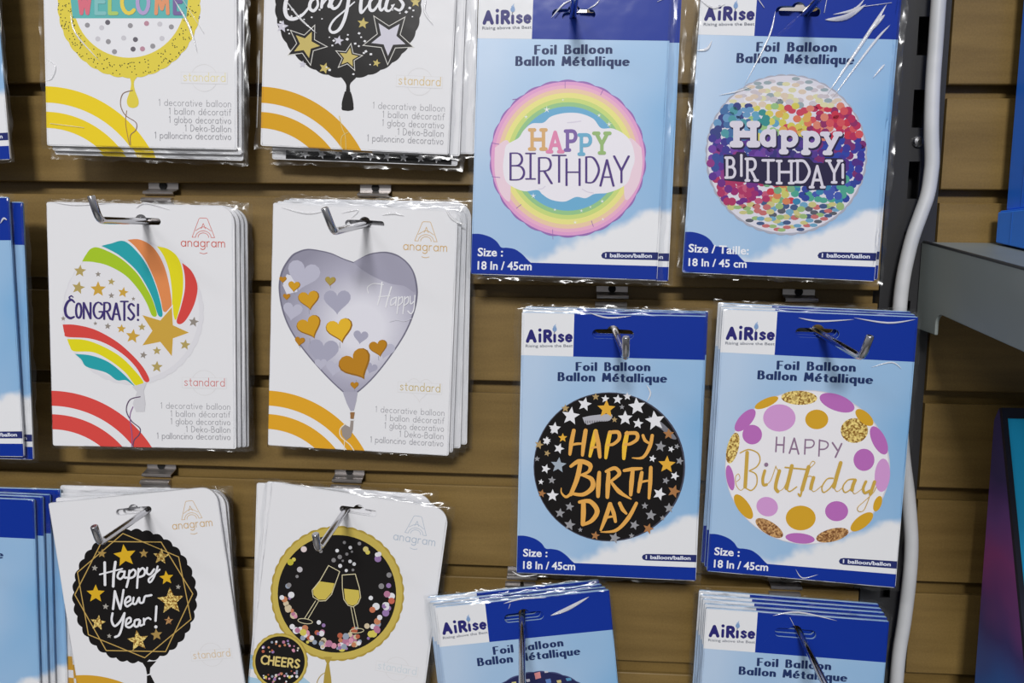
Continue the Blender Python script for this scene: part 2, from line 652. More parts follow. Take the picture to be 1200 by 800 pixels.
def slat_wall(name, xa, xb, k0, k1, mat):
    """boards with routed T grooves, one continuous profile swept along x"""
    prof = []
    for k in range(k0, k1):
        zu = -k * PITCH_Z                       # the lower edge of the board above the groove
        zl = zu - GAP
        c = 0.0009
        prof += [(0.0, zu + c), (c * .6, zu + c * .25), (0.0035, zu), (0.0035, zu + 0.004), (0.0100, zu + 0.004), (0.0100, zl - 0.004), (0.0035, zl - 0.004), (0.0035, zl), (c * .6, zl - c * .25), (0.0, zl - c)]
    top, bot = -k0 * PITCH_Z + 0.062, -(k1 - 1) * PITCH_Z - 0.066
    prof = [(0.018, top), (0.0, top)] + prof + [(0.0, bot), (0.018, bot)]
    n = len(prof)
    v = [(xa, p[0], p[1]) for p in prof] + [(xb, p[0], p[1]) for p in prof]
    f = [(i, i + 1, i + 1 + n, i + n) for i in range(n - 1)] + [(n - 1, 0, n, 2 * n - 1)]
    tri = tessellate_polygon([[Vector((p[0], p[1], 0)) for p in prof]])
    f += [tuple(t) for t in tri] + [tuple(i + n for i in reversed(t)) for t in tri]
    return fix_normals(mesh_obj(name, v, f, mat, kind='structure'))


XL = at(1037, 225).x
XR = at(1100, 190).x
WOOD = brown_wood('brown_laminate', (108, 86, 45), (135, 110, 62))
slat_wall('wall_back', -0.95, XL, -4, 11, WOOD)
slat_wall('wall_right', XR + 0.003, 0.95, -4, 11, WOOD)

v_ = [(-1.6, .02, -1.45), (1.6, .02, -1.45), (1.6, -3.2, -1.45), (-1.6, -3.2, -1.45)]
mesh_obj('floor', v_, [(0, 3, 2, 1)], speckled('floor_tile', (120, 118, 114), (150, 148, 144), 6.0, .4), kind='structure')

BLACK_STEEL = principled('black_powder_steel', (40, 40, 42), 0.45)
DARK = principled('dark_cavity', (10, 10, 10), 0.8)


def slotted_upright():
    root = empty('slotted_upright', 'black slotted steel upright between the two bays of brown slat wall, behind the grey cable', 'upright')
    xa, xb, y = XL + 0.0012, XR + 0.0015, 0.0005
    root.location = (0, 0, 0)
    zt, zb = 0.30, -0.82
    slots = []
    sx0, sx1 = at(1076, 42).x, at(1089, 42).x
    k = 0
    zs = []
    z = at(1080, 19).z
    step = (at(1080, 19).z - at(1075, 189).z) / 2.0
    for i in range(-4, 16):
        za = z - i * step
        zs.append((za, za - 0.0275))
    outer = [(xa, zt), (xa, zb), (xb, zb), (xb, zt)]
    loops = [[Vector((p[0], p[1], 0)) for p in outer]]
    for za, zc in zs:
        if zb + .02 < zc and za < zt - .02:
            loops.append([Vector((sx0, za, 0)), Vector((sx1, za, 0)), Vector((sx1, zc, 0)), Vector((sx0, zc, 0))])
    flat = [p for lp in loops for p in lp]
    tri = tessellate_polygon(loops)
    N = len(flat)
    v = [(p.x, y, p.y) for p in flat] + [(p.x, y + 0.002, p.y) for p in flat]
    f = [tuple(t) for t in tri] + [tuple(i + N for i in reversed(t)) for t in tri]
    s = 0
    for lp in loops:
        m = len(lp)
        f += [(s + i, s + (i + 1) % m, s + (i + 1) % m + N, s + i + N) for i in range(m)]
        s += m
    fix_normals(mesh_obj('slotted_face', v, f, BLACK_STEEL, root))
    v, f = prism([(xa, y + .002), (xa + .002, y + .002), (xa + .002, y + .022), (xb - .002, y + .022), (xb - .002, y + .002), (xb, y + .002), (xb, y + .024), (xa, y + .024)], zt, zb, lambda a, b, c: Vector((a, b, c)))
    fix_normals(mesh_obj('channel', v, f, BLACK_STEEL, root))
    for q in ((1075.5, 166),):
        c = at(*q, 0)
        chrome = principled('screw_chrome', (170, 170, 172), 0.25, 1.0)
        v, f = tube([c + Vector((0, .0003, 0)), c + Vector((0, -.0012, 0)), c + Vector((0, -.0022, 0)), c + Vector((0, -.0026, 0))], [.0042, .0042, .0032, .0010], 20)
        sc = mesh_obj('screw', v, f, chrome, root, smooth=False)
        v, f = tube([c + Vector((0, -.0022, 0)), c + Vector((0, -.0029, 0))], .0011, 6)
        mesh_obj('screw_socket', v, f, DARK, sc)


slotted_upright()

# grey cable hanging in front of the upright
cab_px = [(1105, -70), (1100, 0), (1096.5, 50), (1093, 100), (1091.5, 150), (1092.3, 185), (1091, 203), (1087, 228), (1079, 251), (1070, 276), (1063.7, 300), (1058.5, 325), (1054.8, 355), (1052.5, 400), (1053, 460), (1058, 530), (1063, 570), (1066, 600), (1068, 637), (1066, 675), (1060, 725), (1054, 762), (1050.5, 800), (1045, 880)]
pts = [at(px, py, -0.0105) for px, py in cab_px]
v, f = tube(catmull([tuple(p) for p in pts], 6), 0.0050, 18)
o = mesh_obj('cable', v, f, speckled('grey_cable_jacket', (192, 194, 196), (206, 207, 209), 30, 0.45), smooth=True)
o['label'] = 'thick pale grey cable hanging down over the black slotted upright'
o['category'] = 'cable'


# ------------------------------------------------------------------ sloping shelf with cartons and the display box at the right
def shelf():
    """display shelf that slopes down towards the aisle"""
    X = at(1080, 300, -0.002).x
    root = empty('shelf', 'grey metal shelf jutting from the right bay under the blue cartons', 'shelf')
    grey = speckled('grey_painted_steel', (122, 129, 126), (131, 138, 135), 12, 0.5)
    a, b = at_x(1082, 284, X), at_x(1200, 316, X)
    c = at_x(1098, 367, X)
    m = (b.z - a.z) / (b.y - a.y)
    yb = -0.0005
    zt = a.z - m * (a.y - yb)
    zb = c.z - m * (c.y - yb)
    D = -0.36
    sl = lambda pts: [(p[0], p[1] + m * (p[0] - yb)) for p in pts]
    r = 0.008
    y_in = c.y + 0.001
    prof = [(yb, zt), (D, zt), (D, zb + 0.012), (D + .02, zb)]
    prof += [(y_in - r + r * math.sin(q), zb - r + r * math.cos(q)) for q in [i * math.pi / 12 for i in range(7)]]
    prof += [(y_in, zb - 0.016), (yb, zb - 0.018)]
    v, f = prism(sl(prof), X, X + 0.0025, lambda a, b, c: Vector((c, a, b)))
    bevel(fix_normals(mesh_obj('side_bracket', v, f, grey, root)), 0.0006)
    prof = [(yb, zt), (D, zt), (D, zb + 0.012), (D + .02, zb + .001), (y_in - .004, zb + .001), (yb, zb + .001)]
    v, f = prism(sl(prof), X + 0.0025, X + 0.60, lambda a, b, c: Vector((c, a, b)))
    bevel(fix_normals(mesh_obj('deck', v, f, grey, root)), 0.0006)
    v, f = tube([(X + 0.0008, p[0], p[1]) for p in sl([(yb - .002, zt + .0004), (D, zt + .0004)])], 0.0011, 10)
    mesh_obj('rolled_edge', v, f, principled('shelf_edge_dark', (50, 53, 54), 0.4), root, smooth=True)
    return root, X, (lambda y: zt + .0016 + m * (y - yb)), m


SHELF, SHELF_X, shelf_z, SHELF_M = shelf()
# the next shelf down, just below the frame, on which the display box stands
SHELF_DZ = at(1082, 835).z - shelf_z(0.0)
low = SHELF.copy()
COL.objects.link(low)
low.location.z = SHELF_DZ
low['label'] = 'lower grey shelf under the boxed display with the cyan front'
for ch in list(SHELF.children):
    c = ch.copy()
    COL.objects.link(c)
    c.parent = low


def carton(name, label, x0, x1, y0, y1, z0, z1, rgb, group, slope=0.0):
    root = empty(name, label, 'carton', group)
    root.location = (x0, y0, z0)
    W, D, H = x1 - x0, y0 - y1, z1 - z0
    card = ink(rgb, 0.35, 0.3)
    def bx(nm, a, b, mat, parent=root):
        (ax, ay, az), (bx_, by, bz) = a, b
        v = [(x, y, z + (slope * y if z < .005 else 0)) for x in (ax, bx_) for y in (ay, by) for z in (az, bz)]
        f = [(0, 1, 3, 2), (4, 6, 7, 5), (0, 4, 5, 1), (2, 3, 7, 6), (0, 2, 6, 4), (1, 5, 7, 3)]
        return bevel(fix_normals(mesh_obj(nm, v, f, mat, parent)), 0.0008)
    bx('carton_body', (0, -D, 0), (W, 0, H - .001), card)
    bx('lid_flap', (0.001, -D + .001, H - .001), (W - .001, -.001, H), card)
    seam = ink(tuple(int(c * .72) for c in rgb), 0.4, 0.2)
    sm = -0.018
    bx('side_seam', (-0.0003, sm - .0006, 0.001), (0.0002, sm, H - .002), seam)
    return root


yk = -0.012
p1, p2 = at(1166, 290, yk), at(1179.5, 240, yk)
zk = at(1168, 247, yk).z
carton('carton', 'lower blue carton standing on the grey shelf at the right edge', p1.x, p1.x + 0.20, yk, yk - 0.15, shelf_z(yk), zk, (58, 136, 246), 'blue cartons on the shelf', SHELF_M)
carton('carton', 'upper blue carton standing on top of the lower blue carton', p2.x, p2.x + 0.18, yk, yk - 0.14, zk + 0.0006, zk + 0.40, (46, 122, 238), 'blue cartons on the shelf')


def display_box():
    X = at(1165, 490, -0.028).x
    root = empty('display_box', 'dark boxed display with a bright cyan front and purple side, below the grey shelf', 'display box')
    bt, bb = at_x(1165, 492, X), at_x(1143, 790, X)
    ft, fb = at_x(1171, 478, X), at_x(1202, 800, X)
    dn = (fb - ft)
    for _ in range(6):                          # both lower edges rest on the lower shelf
        fb = ft + (fb - ft) * ((ft.z - shelf_z(fb.y) - SHELF_DZ) / (ft.z - fb.z))
        bb = bt + (bb - bt) * ((bt.z - shelf_z(bb.y) - SHELF_DZ) / (bt.z - bb.z))
    m = bpy.data.materials.new('night_sky_print')
    m.use_nodes = True
    n, l = m.node_tree.nodes, m.node_tree.links
    b = n['Principled BSDF']
    t = n.new('ShaderNodeTexCoord')
    s = n.new('ShaderNodeSeparateXYZ')
    mrn = n.new('ShaderNodeMapRange')
    mrn.inputs['From Min'].default_value = bb.z
    mrn.inputs['From Max'].default_value = bt.z
    nz = n.new('ShaderNodeTexNoise')
    nz.inputs['Scale'].default_value = 18
    ad = n.new('ShaderNodeMath')
    ad.operation = 'MULTIPLY_ADD'
    ad.inputs[1].default_value = 0.25
    r = n.new('ShaderNodeValToRGB')
    e = r.color_ramp.elements
    e[0].position, e[0].color = 0.30, L3((44, 112, 190))
    e[1].position, e[1].color = 1.1, L3((62, 54, 112))
    for p_, c_ in ((0.52, (66, 58, 124)), (0.72, (150, 66, 136)), (0.86, (116, 72, 148))):
        k = e.new(p_)
        k.color = L3(c_)
    l.new(t.outputs['Object'], s.inputs[0])
    l.new(s.outputs['Z'], mrn.inputs[0])
    l.new(t.outputs['Object'], nz.inputs['Vector'])
    l.new(nz.outputs['Fac'], ad.inputs[0])
    l.new(mrn.outputs[0], ad.inputs[2])
    l.new(ad.outputs[0], r.inputs[0])
    l.new(r.outputs[0], b.inputs['Base Color'])
    b.inputs['Roughness'].default_value = 0.4
    prof = [(bt.y, bt.z), (ft.y, ft.z), (fb.y, fb.z), (bb.y, bb.z)]
    v, f = prism(prof, X, X + 0.16, lambda a, c, w: Vector((w, a, c)))
    fix_normals(mesh_obj('box_body', v, f, m, root))
    # front panel: dark frame and cyan print
    ex = Vector((1, 0, 0))
    d = (fb - ft).normalized()
    nrm = d.cross(ex).normalized()
    if nrm.y > 0:
        nrm = -nrm
    ln = (fb - ft).length
    def slab(nm, u0, u1, w0, w1, h0, h1, mat, parent=root):
        P = lambda u, w, h: Vector((X, ft.y, ft.z)) + ex * u + d * w + nrm * h
        v = [P(u, w, h) for u in (u0, u1) for w in (w0, w1) for h in (h0, h1)]
        f = [(0, 1, 3, 2), (4, 6, 7, 5), (0, 4, 5, 1), (2, 3, 7, 6), (0, 2, 6, 4), (1, 5, 7, 3)]
        return fix_normals(mesh_obj(nm, v, f, mat, parent))
    navy = principled('dark_navy_board', (24, 26, 44), 0.4)
    slab('front_frame', 0, 0.0035, 0, ln, 0, 0.003, navy)
    slab('front_frame', 0.0035, 0.16, 0, 0.0075, 0, 0.003, navy)
    fp = slab('front_panel', 0.0035, 0.16, 0.0075, ln, 0, 0.0015, ink((46, 196, 255), 0.3, 0.3))
    slab('purple_emblem', 0.0185, 0.05, 0.020, 0.034, 0.0015, 0.0019, ink((110, 60, 160), 0.3, 0.3))


display_box()

# ------------------------------------------------------------------ pegs
SLOT_Z = (-0.0150, -0.0130)                 # blue, white packets
WHITES = ('welcome', 'starry', 'rainbow_congrats', 'heart', 'new_year', 'cheers')
CHROME = principled('chrome_wire', (190, 190, 194), 0.14, 1.0)
ZINC = principled('zinc_bracket', (196, 191, 189), 0.33, 0.86)


def peg(key_label, plate, elbow=None, tip=None, length=0.10, key=None, depth_e=None, group='chrome peg hooks in the wall grooves'):
    """plate: (px, row) of the bracket; elbow, tip: pixels of the bend and of the upturned end"""
    px, row = plate
    zu = -row * PITCH_Z
    q = at(px, 300)
    for _ in range(4):                          # the point of the groove row the photograph shows at column px
        py = 400 - FPX * ((Vector((q.x, 0, zu)) - EYE).dot(U_AX)) / ((Vector((q.x, 0, zu)) - EYE).dot(F_AX))
        q = at(px, py)
    x = q.x
    root = empty('peg_hook', key_label, 'peg hook', group)
    root.location = (x, 0, zu)
    # bracket: upper tongue inside the groove with a notch, rolled lip, lower plate with a second roll
    w = 0.0122
    t = 0.0012
    prof = [(0.0058, 0.0032), (0.0058, -0.0044), (0.0010, -0.0062), (-0.0026, -0.0068), (-0.0038, -0.0078), (-0.0034, -0.0090), (-0.0014, -0.0096)]
    back = [(p[0] + t * .9, p[1] - t * .25) for p in prof][::-1]
    v, f = prism(prof + back, -w, w, lambda a, b, c: Vector((c, a, b)))
    tongue = fix_normals(mesh_obj('hook_tongue', v, f, ZINC, root))
    v, f = tube([(0, 0.0062, -0.0020), (0, 0.0046, -0.0020)], 0.0030, 16)
    mesh_obj('notch', v, f, DARK, tongue)
    prof = [(-0.0006, -0.0116), (-0.0034, -0.0122), (-0.0052, -0.0134), (-0.0050, -0.0148), (-0.0028, -0.0156), (-0.0016, -0.0200), (-0.0016, -0.0330), (-0.0002, -0.0330), (-0.0002, -0.0124)]
    v, f = prism(prof, -w - .0012, w - .0012, lambda a, b, c: Vector((c, a, b)))
    fix_normals(mesh_obj('back_plate', v, f, ZINC, root))
    # wire
    s = Vector((0, -0.001, -0.0215))
    if elbow is None:
        e = Vector((0, -length, -0.027))
        tp = e + Vector((0, -0.004, 0.014))
    else:
        de = depth_e if depth_e else -length
        e = at(elbow[0], elbow[1], de) - root.location
        tp = at(tip[0], tip[1], de - 0.004) - root.location
    if key:                                     # run the wire through the hang slot of its packet
        m = pose_matrix(key)
        hole = m @ Vector((0, 0, SLOT_Z[key in WHITES])) - root.location
        k = (hole.y - s.y) / (e.y - s.y)
        if elbow is None:
            e.z = hole.z - .004
            e.x = hole.x
            tp = e + Vector((0, -0.004, 0.014))
        px_ = min(max(s.x + (e.x - s.x) * k, hole.x - .0105), hole.x + .0105)
        P = Vector((px_, hole.y, hole.z))
        s = e + (P - e) / (1 - k)
    r = 0.0025
    a = (e - s).normalized()
    c = (tp - e).normalized()
    path = [s, s.lerp(e, .3), s.lerp(e, .7)] + [e - a * 0.005 * (1 - k) ** 2 + c * 0.005 * k * k for k in (0, .25, .5, .75, 1)] + [tp - c * .0006, tp]
    rad = [r] * (len(path) - 1) + [r * .78]
    v, f = tube(path, rad, 18)
    o = mesh_obj('wire_arm', v, f, CHROME, root, smooth=False)
    o.data.polygons.foreach_set('use_smooth', [len(p.vertices) == 4 for p in o.data.polygons])
    return root


peg('peg hook holding the yellow-rimmed WELCOME packet, at the top left', (168, -1), key='welcome')
peg('peg hook holding the starry black Congrats packet, above the heart packet', (425, -1), key='starry')
peg('upturned peg hook at the slot of the white packet with the gold shooting star', (187, 2), (116.5, 258), (106.5, 229), key='rainbow_congrats')
peg('upturned peg hook at the slot of the silver heart balloon packet', (438, 2), (391, 271.5), (380, 243), key='heart')
peg('upturned peg hook over the black Happy New Year balloon', (185, 5), (117, 636), (110, 616), key='new_year')
peg('upturned peg hook reaching over the gold-rimmed champagne glasses balloon', (407.5, 5), (373, 644), (369.5, 625), key='cheers')
peg('peg hook in the slot of the pastel rainbow birthday packet', (671, 0), None, None, 0.10, key='rainbow_birthday')
peg('peg hook in the slot of the confetti dotted birthday packet', (936, 0), None, None, 0.10, key='confetti')
peg('peg hook pointing straight out of the black and gold birthday packet', (718, 3), (733.5, 419), (733.5, 394), 0.10, key='black_birthday')
peg('peg hook slanting right out of the pink and gold dotted birthday packet', (939, 3), (1010, 419), (1020, 393), 0.10, key='dotted')
peg('long peg hook dropping straight over the tilted blue packet', (612, 6), (612, 850), (612, 825), 0.125, key='navy')
peg('long peg hook slanting over the thick blue stack at the bottom right', (921, 6), (985, 838), (993, 815), 0.115, key='thick')

# ------------------------------------------------------------------ packets
FILM = film_material()
WHITE_CARD = ink((226, 226, 229), 0.45, 0.3)


def sky_material():
    m = bpy.data.materials.new('printed_sky')
    m.use_nodes = True
    n, l = m.node_tree.nodes, m.node_tree.links
    b = n['Principled BSDF']
    t = n.new('ShaderNodeTexCoord')
    s = n.new('ShaderNodeSeparateXYZ')
    l.new(t.outputs['Object'], s.inputs[0])
    def math_(op, a, bb, c=None):
        k = n.new('ShaderNodeMath')
        k.operation = op
        for i, q in enumerate((a, bb, c)):
            if q is None:
                continue
            if isinstance(q, (int, float)):
                k.inputs[i].default_value = q
            else:
                l.new(q, k.inputs[i])
        return k.outputs[0]
    nz = n.new('ShaderNodeTexNoise')
    nz.inputs['Scale'].default_value = 34.0
    nz.inputs['Detail'].default_value = 3.0
    l.new(t.outputs['Object'], nz.inputs['Vector'])
    n2 = n.new('ShaderNodeTexNoise')
    n2.inputs['Scale'].default_value = 11.0
    n2.inputs['Detail'].default_value = 1.5
    l.new(t.outputs['Object'], n2.inputs['Vector'])
    # blue deepens to the right and downwards
    g = math_('MULTIPLY_ADD', s.outputs['Z'], -1.2, 0.0)
    g = math_('MULTIPLY_ADD', s.outputs['X'], 3.4, g)
    g = math_('MULTIPLY_ADD', n2.outputs['Fac'], 0.8, g)
    r = n.new('ShaderNodeValToRGB')
    r.color_ramp.elements[0].position, r.color_ramp.elements[0].color = 0.34, L3((179, 201, 226))
    r.color_ramp.elements[1].position, r.color_ramp.elements[1].color = 0.92, L3((108, 167, 214))
    l.new(g, r.inputs[0])
    # cloud bank rising to the lower right
    bd = math_('MULTIPLY_ADD', s.outputs['X'], 0.42, -0.1745)
    bd = math_('MULTIPLY_ADD', nz.outputs['Fac'], 0.034, math_('ADD', bd, -0.017))
    df = math_('SUBTRACT', bd, s.outputs['Z'])
    mp = n.new('ShaderNodeMapRange')
    mp.interpolation_type = 'SMOOTHSTEP'
    mp.inputs['From Min'].default_value = -0.004
    mp.inputs['From Max'].default_value = 0.006
    l.new(df, mp.inputs[0])
    mx = n.new('ShaderNodeMix')
    mx.data_type = 'RGBA'
    l.new(mp.outputs[0], mx.inputs[0])
    l.new(r.outputs[0], mx.inputs[6])
    mx.inputs[7].default_value = L3((228, 229, 232))
    l.new(mx.outputs[2], b.inputs['Base Color'])
    b.inputs['Roughness'].default_value = 0.42
    b.inputs['Coat Weight'].default_value = 0.14
    b.inputs['Coat Roughness'].default_value = 0.16
    film_bump(n, l, b)
    return m


SKY = sky_material()
BLUE = ink((12, 48, 148), 0.4, 0.35)
NAVY = ink((38, 46, 104), 0.4, 0.3)


def card_outline(W, H, rc, r=0.0015):
    """outline from the top left corner, clockwise; rc is the radius of the top right corner"""
    out = []
    def corner(cx, cz, rad, a0):
        k = 8 if rad > .004 else 3
        for i in range(k + 1):
            a = math.radians(a0 - 90 * i / k)
            out.append((cx + rad * math.cos(a), cz + rad * math.sin(a)))
    corner(-W / 2 + r, -r, r, 180)
    corner(W / 2 - rc, -rc, rc, 90)
    corner(W / 2 - r, -H + r, r, 0)
    corner(-W / 2 + r, -H + r, r, -90)
    return out


def slot_outline(cx, cz, hw, hh, bump):
    pts = []
    for i in range(9):
        a = math.radians(-90 + 22.5 * i)
        pts.append((cx + hw - hh + hh * math.cos(a), cz + hh * math.sin(a)))
    if bump:
        for i in range(9):
            a = math.radians(20 + 140 * i / 8)
            pts.append((cx + bump * math.cos(a), cz + hh - bump * .25 + bump * .9 * math.sin(a)))
    for i in range(9):
        a = math.radians(90 + 22.5 * i)
        pts.append((cx - hw + hh + hh * math.cos(a), cz + hh * math.sin(a)))
    return pts


WHITE_SLOT = slot_outline(0.0, -0.0130, 0.0150, 0.0026, 0.0042)
BLUE_SLOT = slot_outline(0.0, -0.0150, 0.0152, 0.0034, 0.0046)
TH = 0.0016


def make_card(W, H, rc, slot, mat):
    outer = card_outline(W, H, rc)
    loops = [[Vector((p[0], p[1], 0)) for p in outer], [Vector((p[0], p[1], 0)) for p in slot]]
    flat = outer + slot
    tri = tessellate_polygon(loops)
    N = len(flat)
    v = [(p[0], -TH / 2, p[1]) for p in flat] + [(p[0], TH / 2, p[1]) for p in flat]
    f = [tuple(t) for t in tri] + [tuple(i + N for i in t) for t in tri]
    s = 0
    for lp in loops:
        m = len(lp)
        f += [(s + i, s + (i + 1) % m, s + (i + 1) % m + N, s + i + N) for i in range(m)]
        s += m
    return fix_normals(mesh_obj('card', v, f, mat))


def clip_rect(pts, x0, x1, z0, z1):
    for ax, lim, sg in ((0, x0, 1), (0, x1, -1), (1, z0, 1), (1, z1, -1)):
        out = []
        for i in range(len(pts)):
            a, b = pts[i - 1], pts[i]
            da, db = sg * (a[ax] - lim), sg * (b[ax] - lim)
            if (da < 0) != (db < 0):
                t = da / (da - db)
                out.append(tuple(a[j] + (b[j] - a[j]) * t for j in (0, 1)))
            if db >= 0:
                out.append(b)
        pts = out
        if not pts:
            return []
    return pts


def add_loop_hole(poly, hole):
    return [Vector((p[0], p[1], 0)) for p in poly], [Vector((p[0], p[1], 0)) for p in hole]


def film_sleeve(W, H, ml, mr, mt, mb, seed, folds=(), amp=0.0004, rc=0.0):
    """clear bag margin around the card (sealed edges) with its raised folds, their glare painted white"""
    rnd = random.Random(seed)
    v, f = [], []
    x0, x1, z0, z1 = -W / 2, W / 2, -H, 0.0
    segs = []
    n = 46
    ring = []
    for i in range(n):
        ring.append((x0 + (x1 - x0) * i / n, z1, 0, 1))
    for i in range(n):
        ring.append((x1, z1 + (z0 - z1) * i / n, 1, 0))
    for i in range(n):
        ring.append((x1 + (x0 - x1) * i / n, z0, 0, -1))
    for i in range(n):
        ring.append((x0, z0 + (z1 - z0) * i / n, -1, 0))
    N = len(ring)
    ph = [rnd.uniform(0, 6.28) for _ in range(6)]
    for i, (x, z, nx, nz) in enumerate(ring):
        mx = mr if x > 0 else ml
        mz = mt if z > -H / 2 else mb
        # corners reach out in both directions
        ox = (x - x0) / (x1 - x0)
        oz = (z - z0) / (z1 - z0)
        ex = -ml + (ml + mr) * ox
        ez = -mb + (mb + mt) * oz
        s = i / N * 6.2832
        for k, t in enumerate((-0.35, 0.2, 0.6, 1.0)):
            wob = amp * (math.sin(9 * s + ph[0] + k * .7) + .7 * math.sin(23 * s + ph[1] - k) + .6 * math.sin(41 * s + ph[2] + 2 * k)) * (0.3 if k == 0 else 1)
            edge = 0.0005 * math.sin(17 * s + ph[3]) + .0004 * math.sin(37 * s + ph[4]) if k == 3 else 0
            ax = ex * t if nx == 0 else nx * (mx * t + edge)
            az = ez * t if nz == 0 else nz * (mz * t + edge)
            v.append((x + ax, -0.0002 + wob - (0.0010 if k == 0 else 0), z + az))
    for i in range(N):
        j = (i + 1) % N
        for k in range(3):
            f.append((i * 4 + k, j * 4 + k, j * 4 + k + 1, i * 4 + k + 1))
    nf = len(f)
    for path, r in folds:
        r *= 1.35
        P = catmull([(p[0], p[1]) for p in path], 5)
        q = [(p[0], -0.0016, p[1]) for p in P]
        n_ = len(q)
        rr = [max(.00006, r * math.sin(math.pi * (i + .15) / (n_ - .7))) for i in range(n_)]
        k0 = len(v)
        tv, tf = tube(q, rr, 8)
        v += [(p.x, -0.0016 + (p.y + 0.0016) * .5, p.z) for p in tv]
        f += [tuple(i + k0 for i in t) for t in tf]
    return mesh_obj('plastic_sleeve', v, f, [FILM, crease_glare_material()], mi=[0] * nf + [1] * (len(f) - nf), smooth=True)


def adopt(o, parent, label=None):
    o.parent = parent
    if label:
        o['label'] = label
    return o


def clone(o, parent):
    c = o.copy()
    COL.objects.link(c)
    c.parent = parent
    for k in ('label',):
        if k in c:
            del c[k]
    return c


def packet_root(key, label, group, name):
    r = empty(name, label, 'balloon packet', group)
    r.matrix_world = pose_matrix(key)
    return r


def behind(key, label, group, name, k, gap, dx, dz, droll, slot_z):
    """root of the k-th packet behind the front one, swung about its slot"""
    m = pose_matrix(key)
    r = empty(name, label, 'balloon packet', group)
    piv = Matrix.Translation((0, 0, slot_z))
    r.matrix_world = m @ Matrix.Translation((dx, k * gap, dz)) @ piv @ Matrix.Rotation(droll, 4, 'Y') @ piv.inverted()
    return r


GRP_W = 'white balloon packets'
GRP_B = 'blue balloon packets'


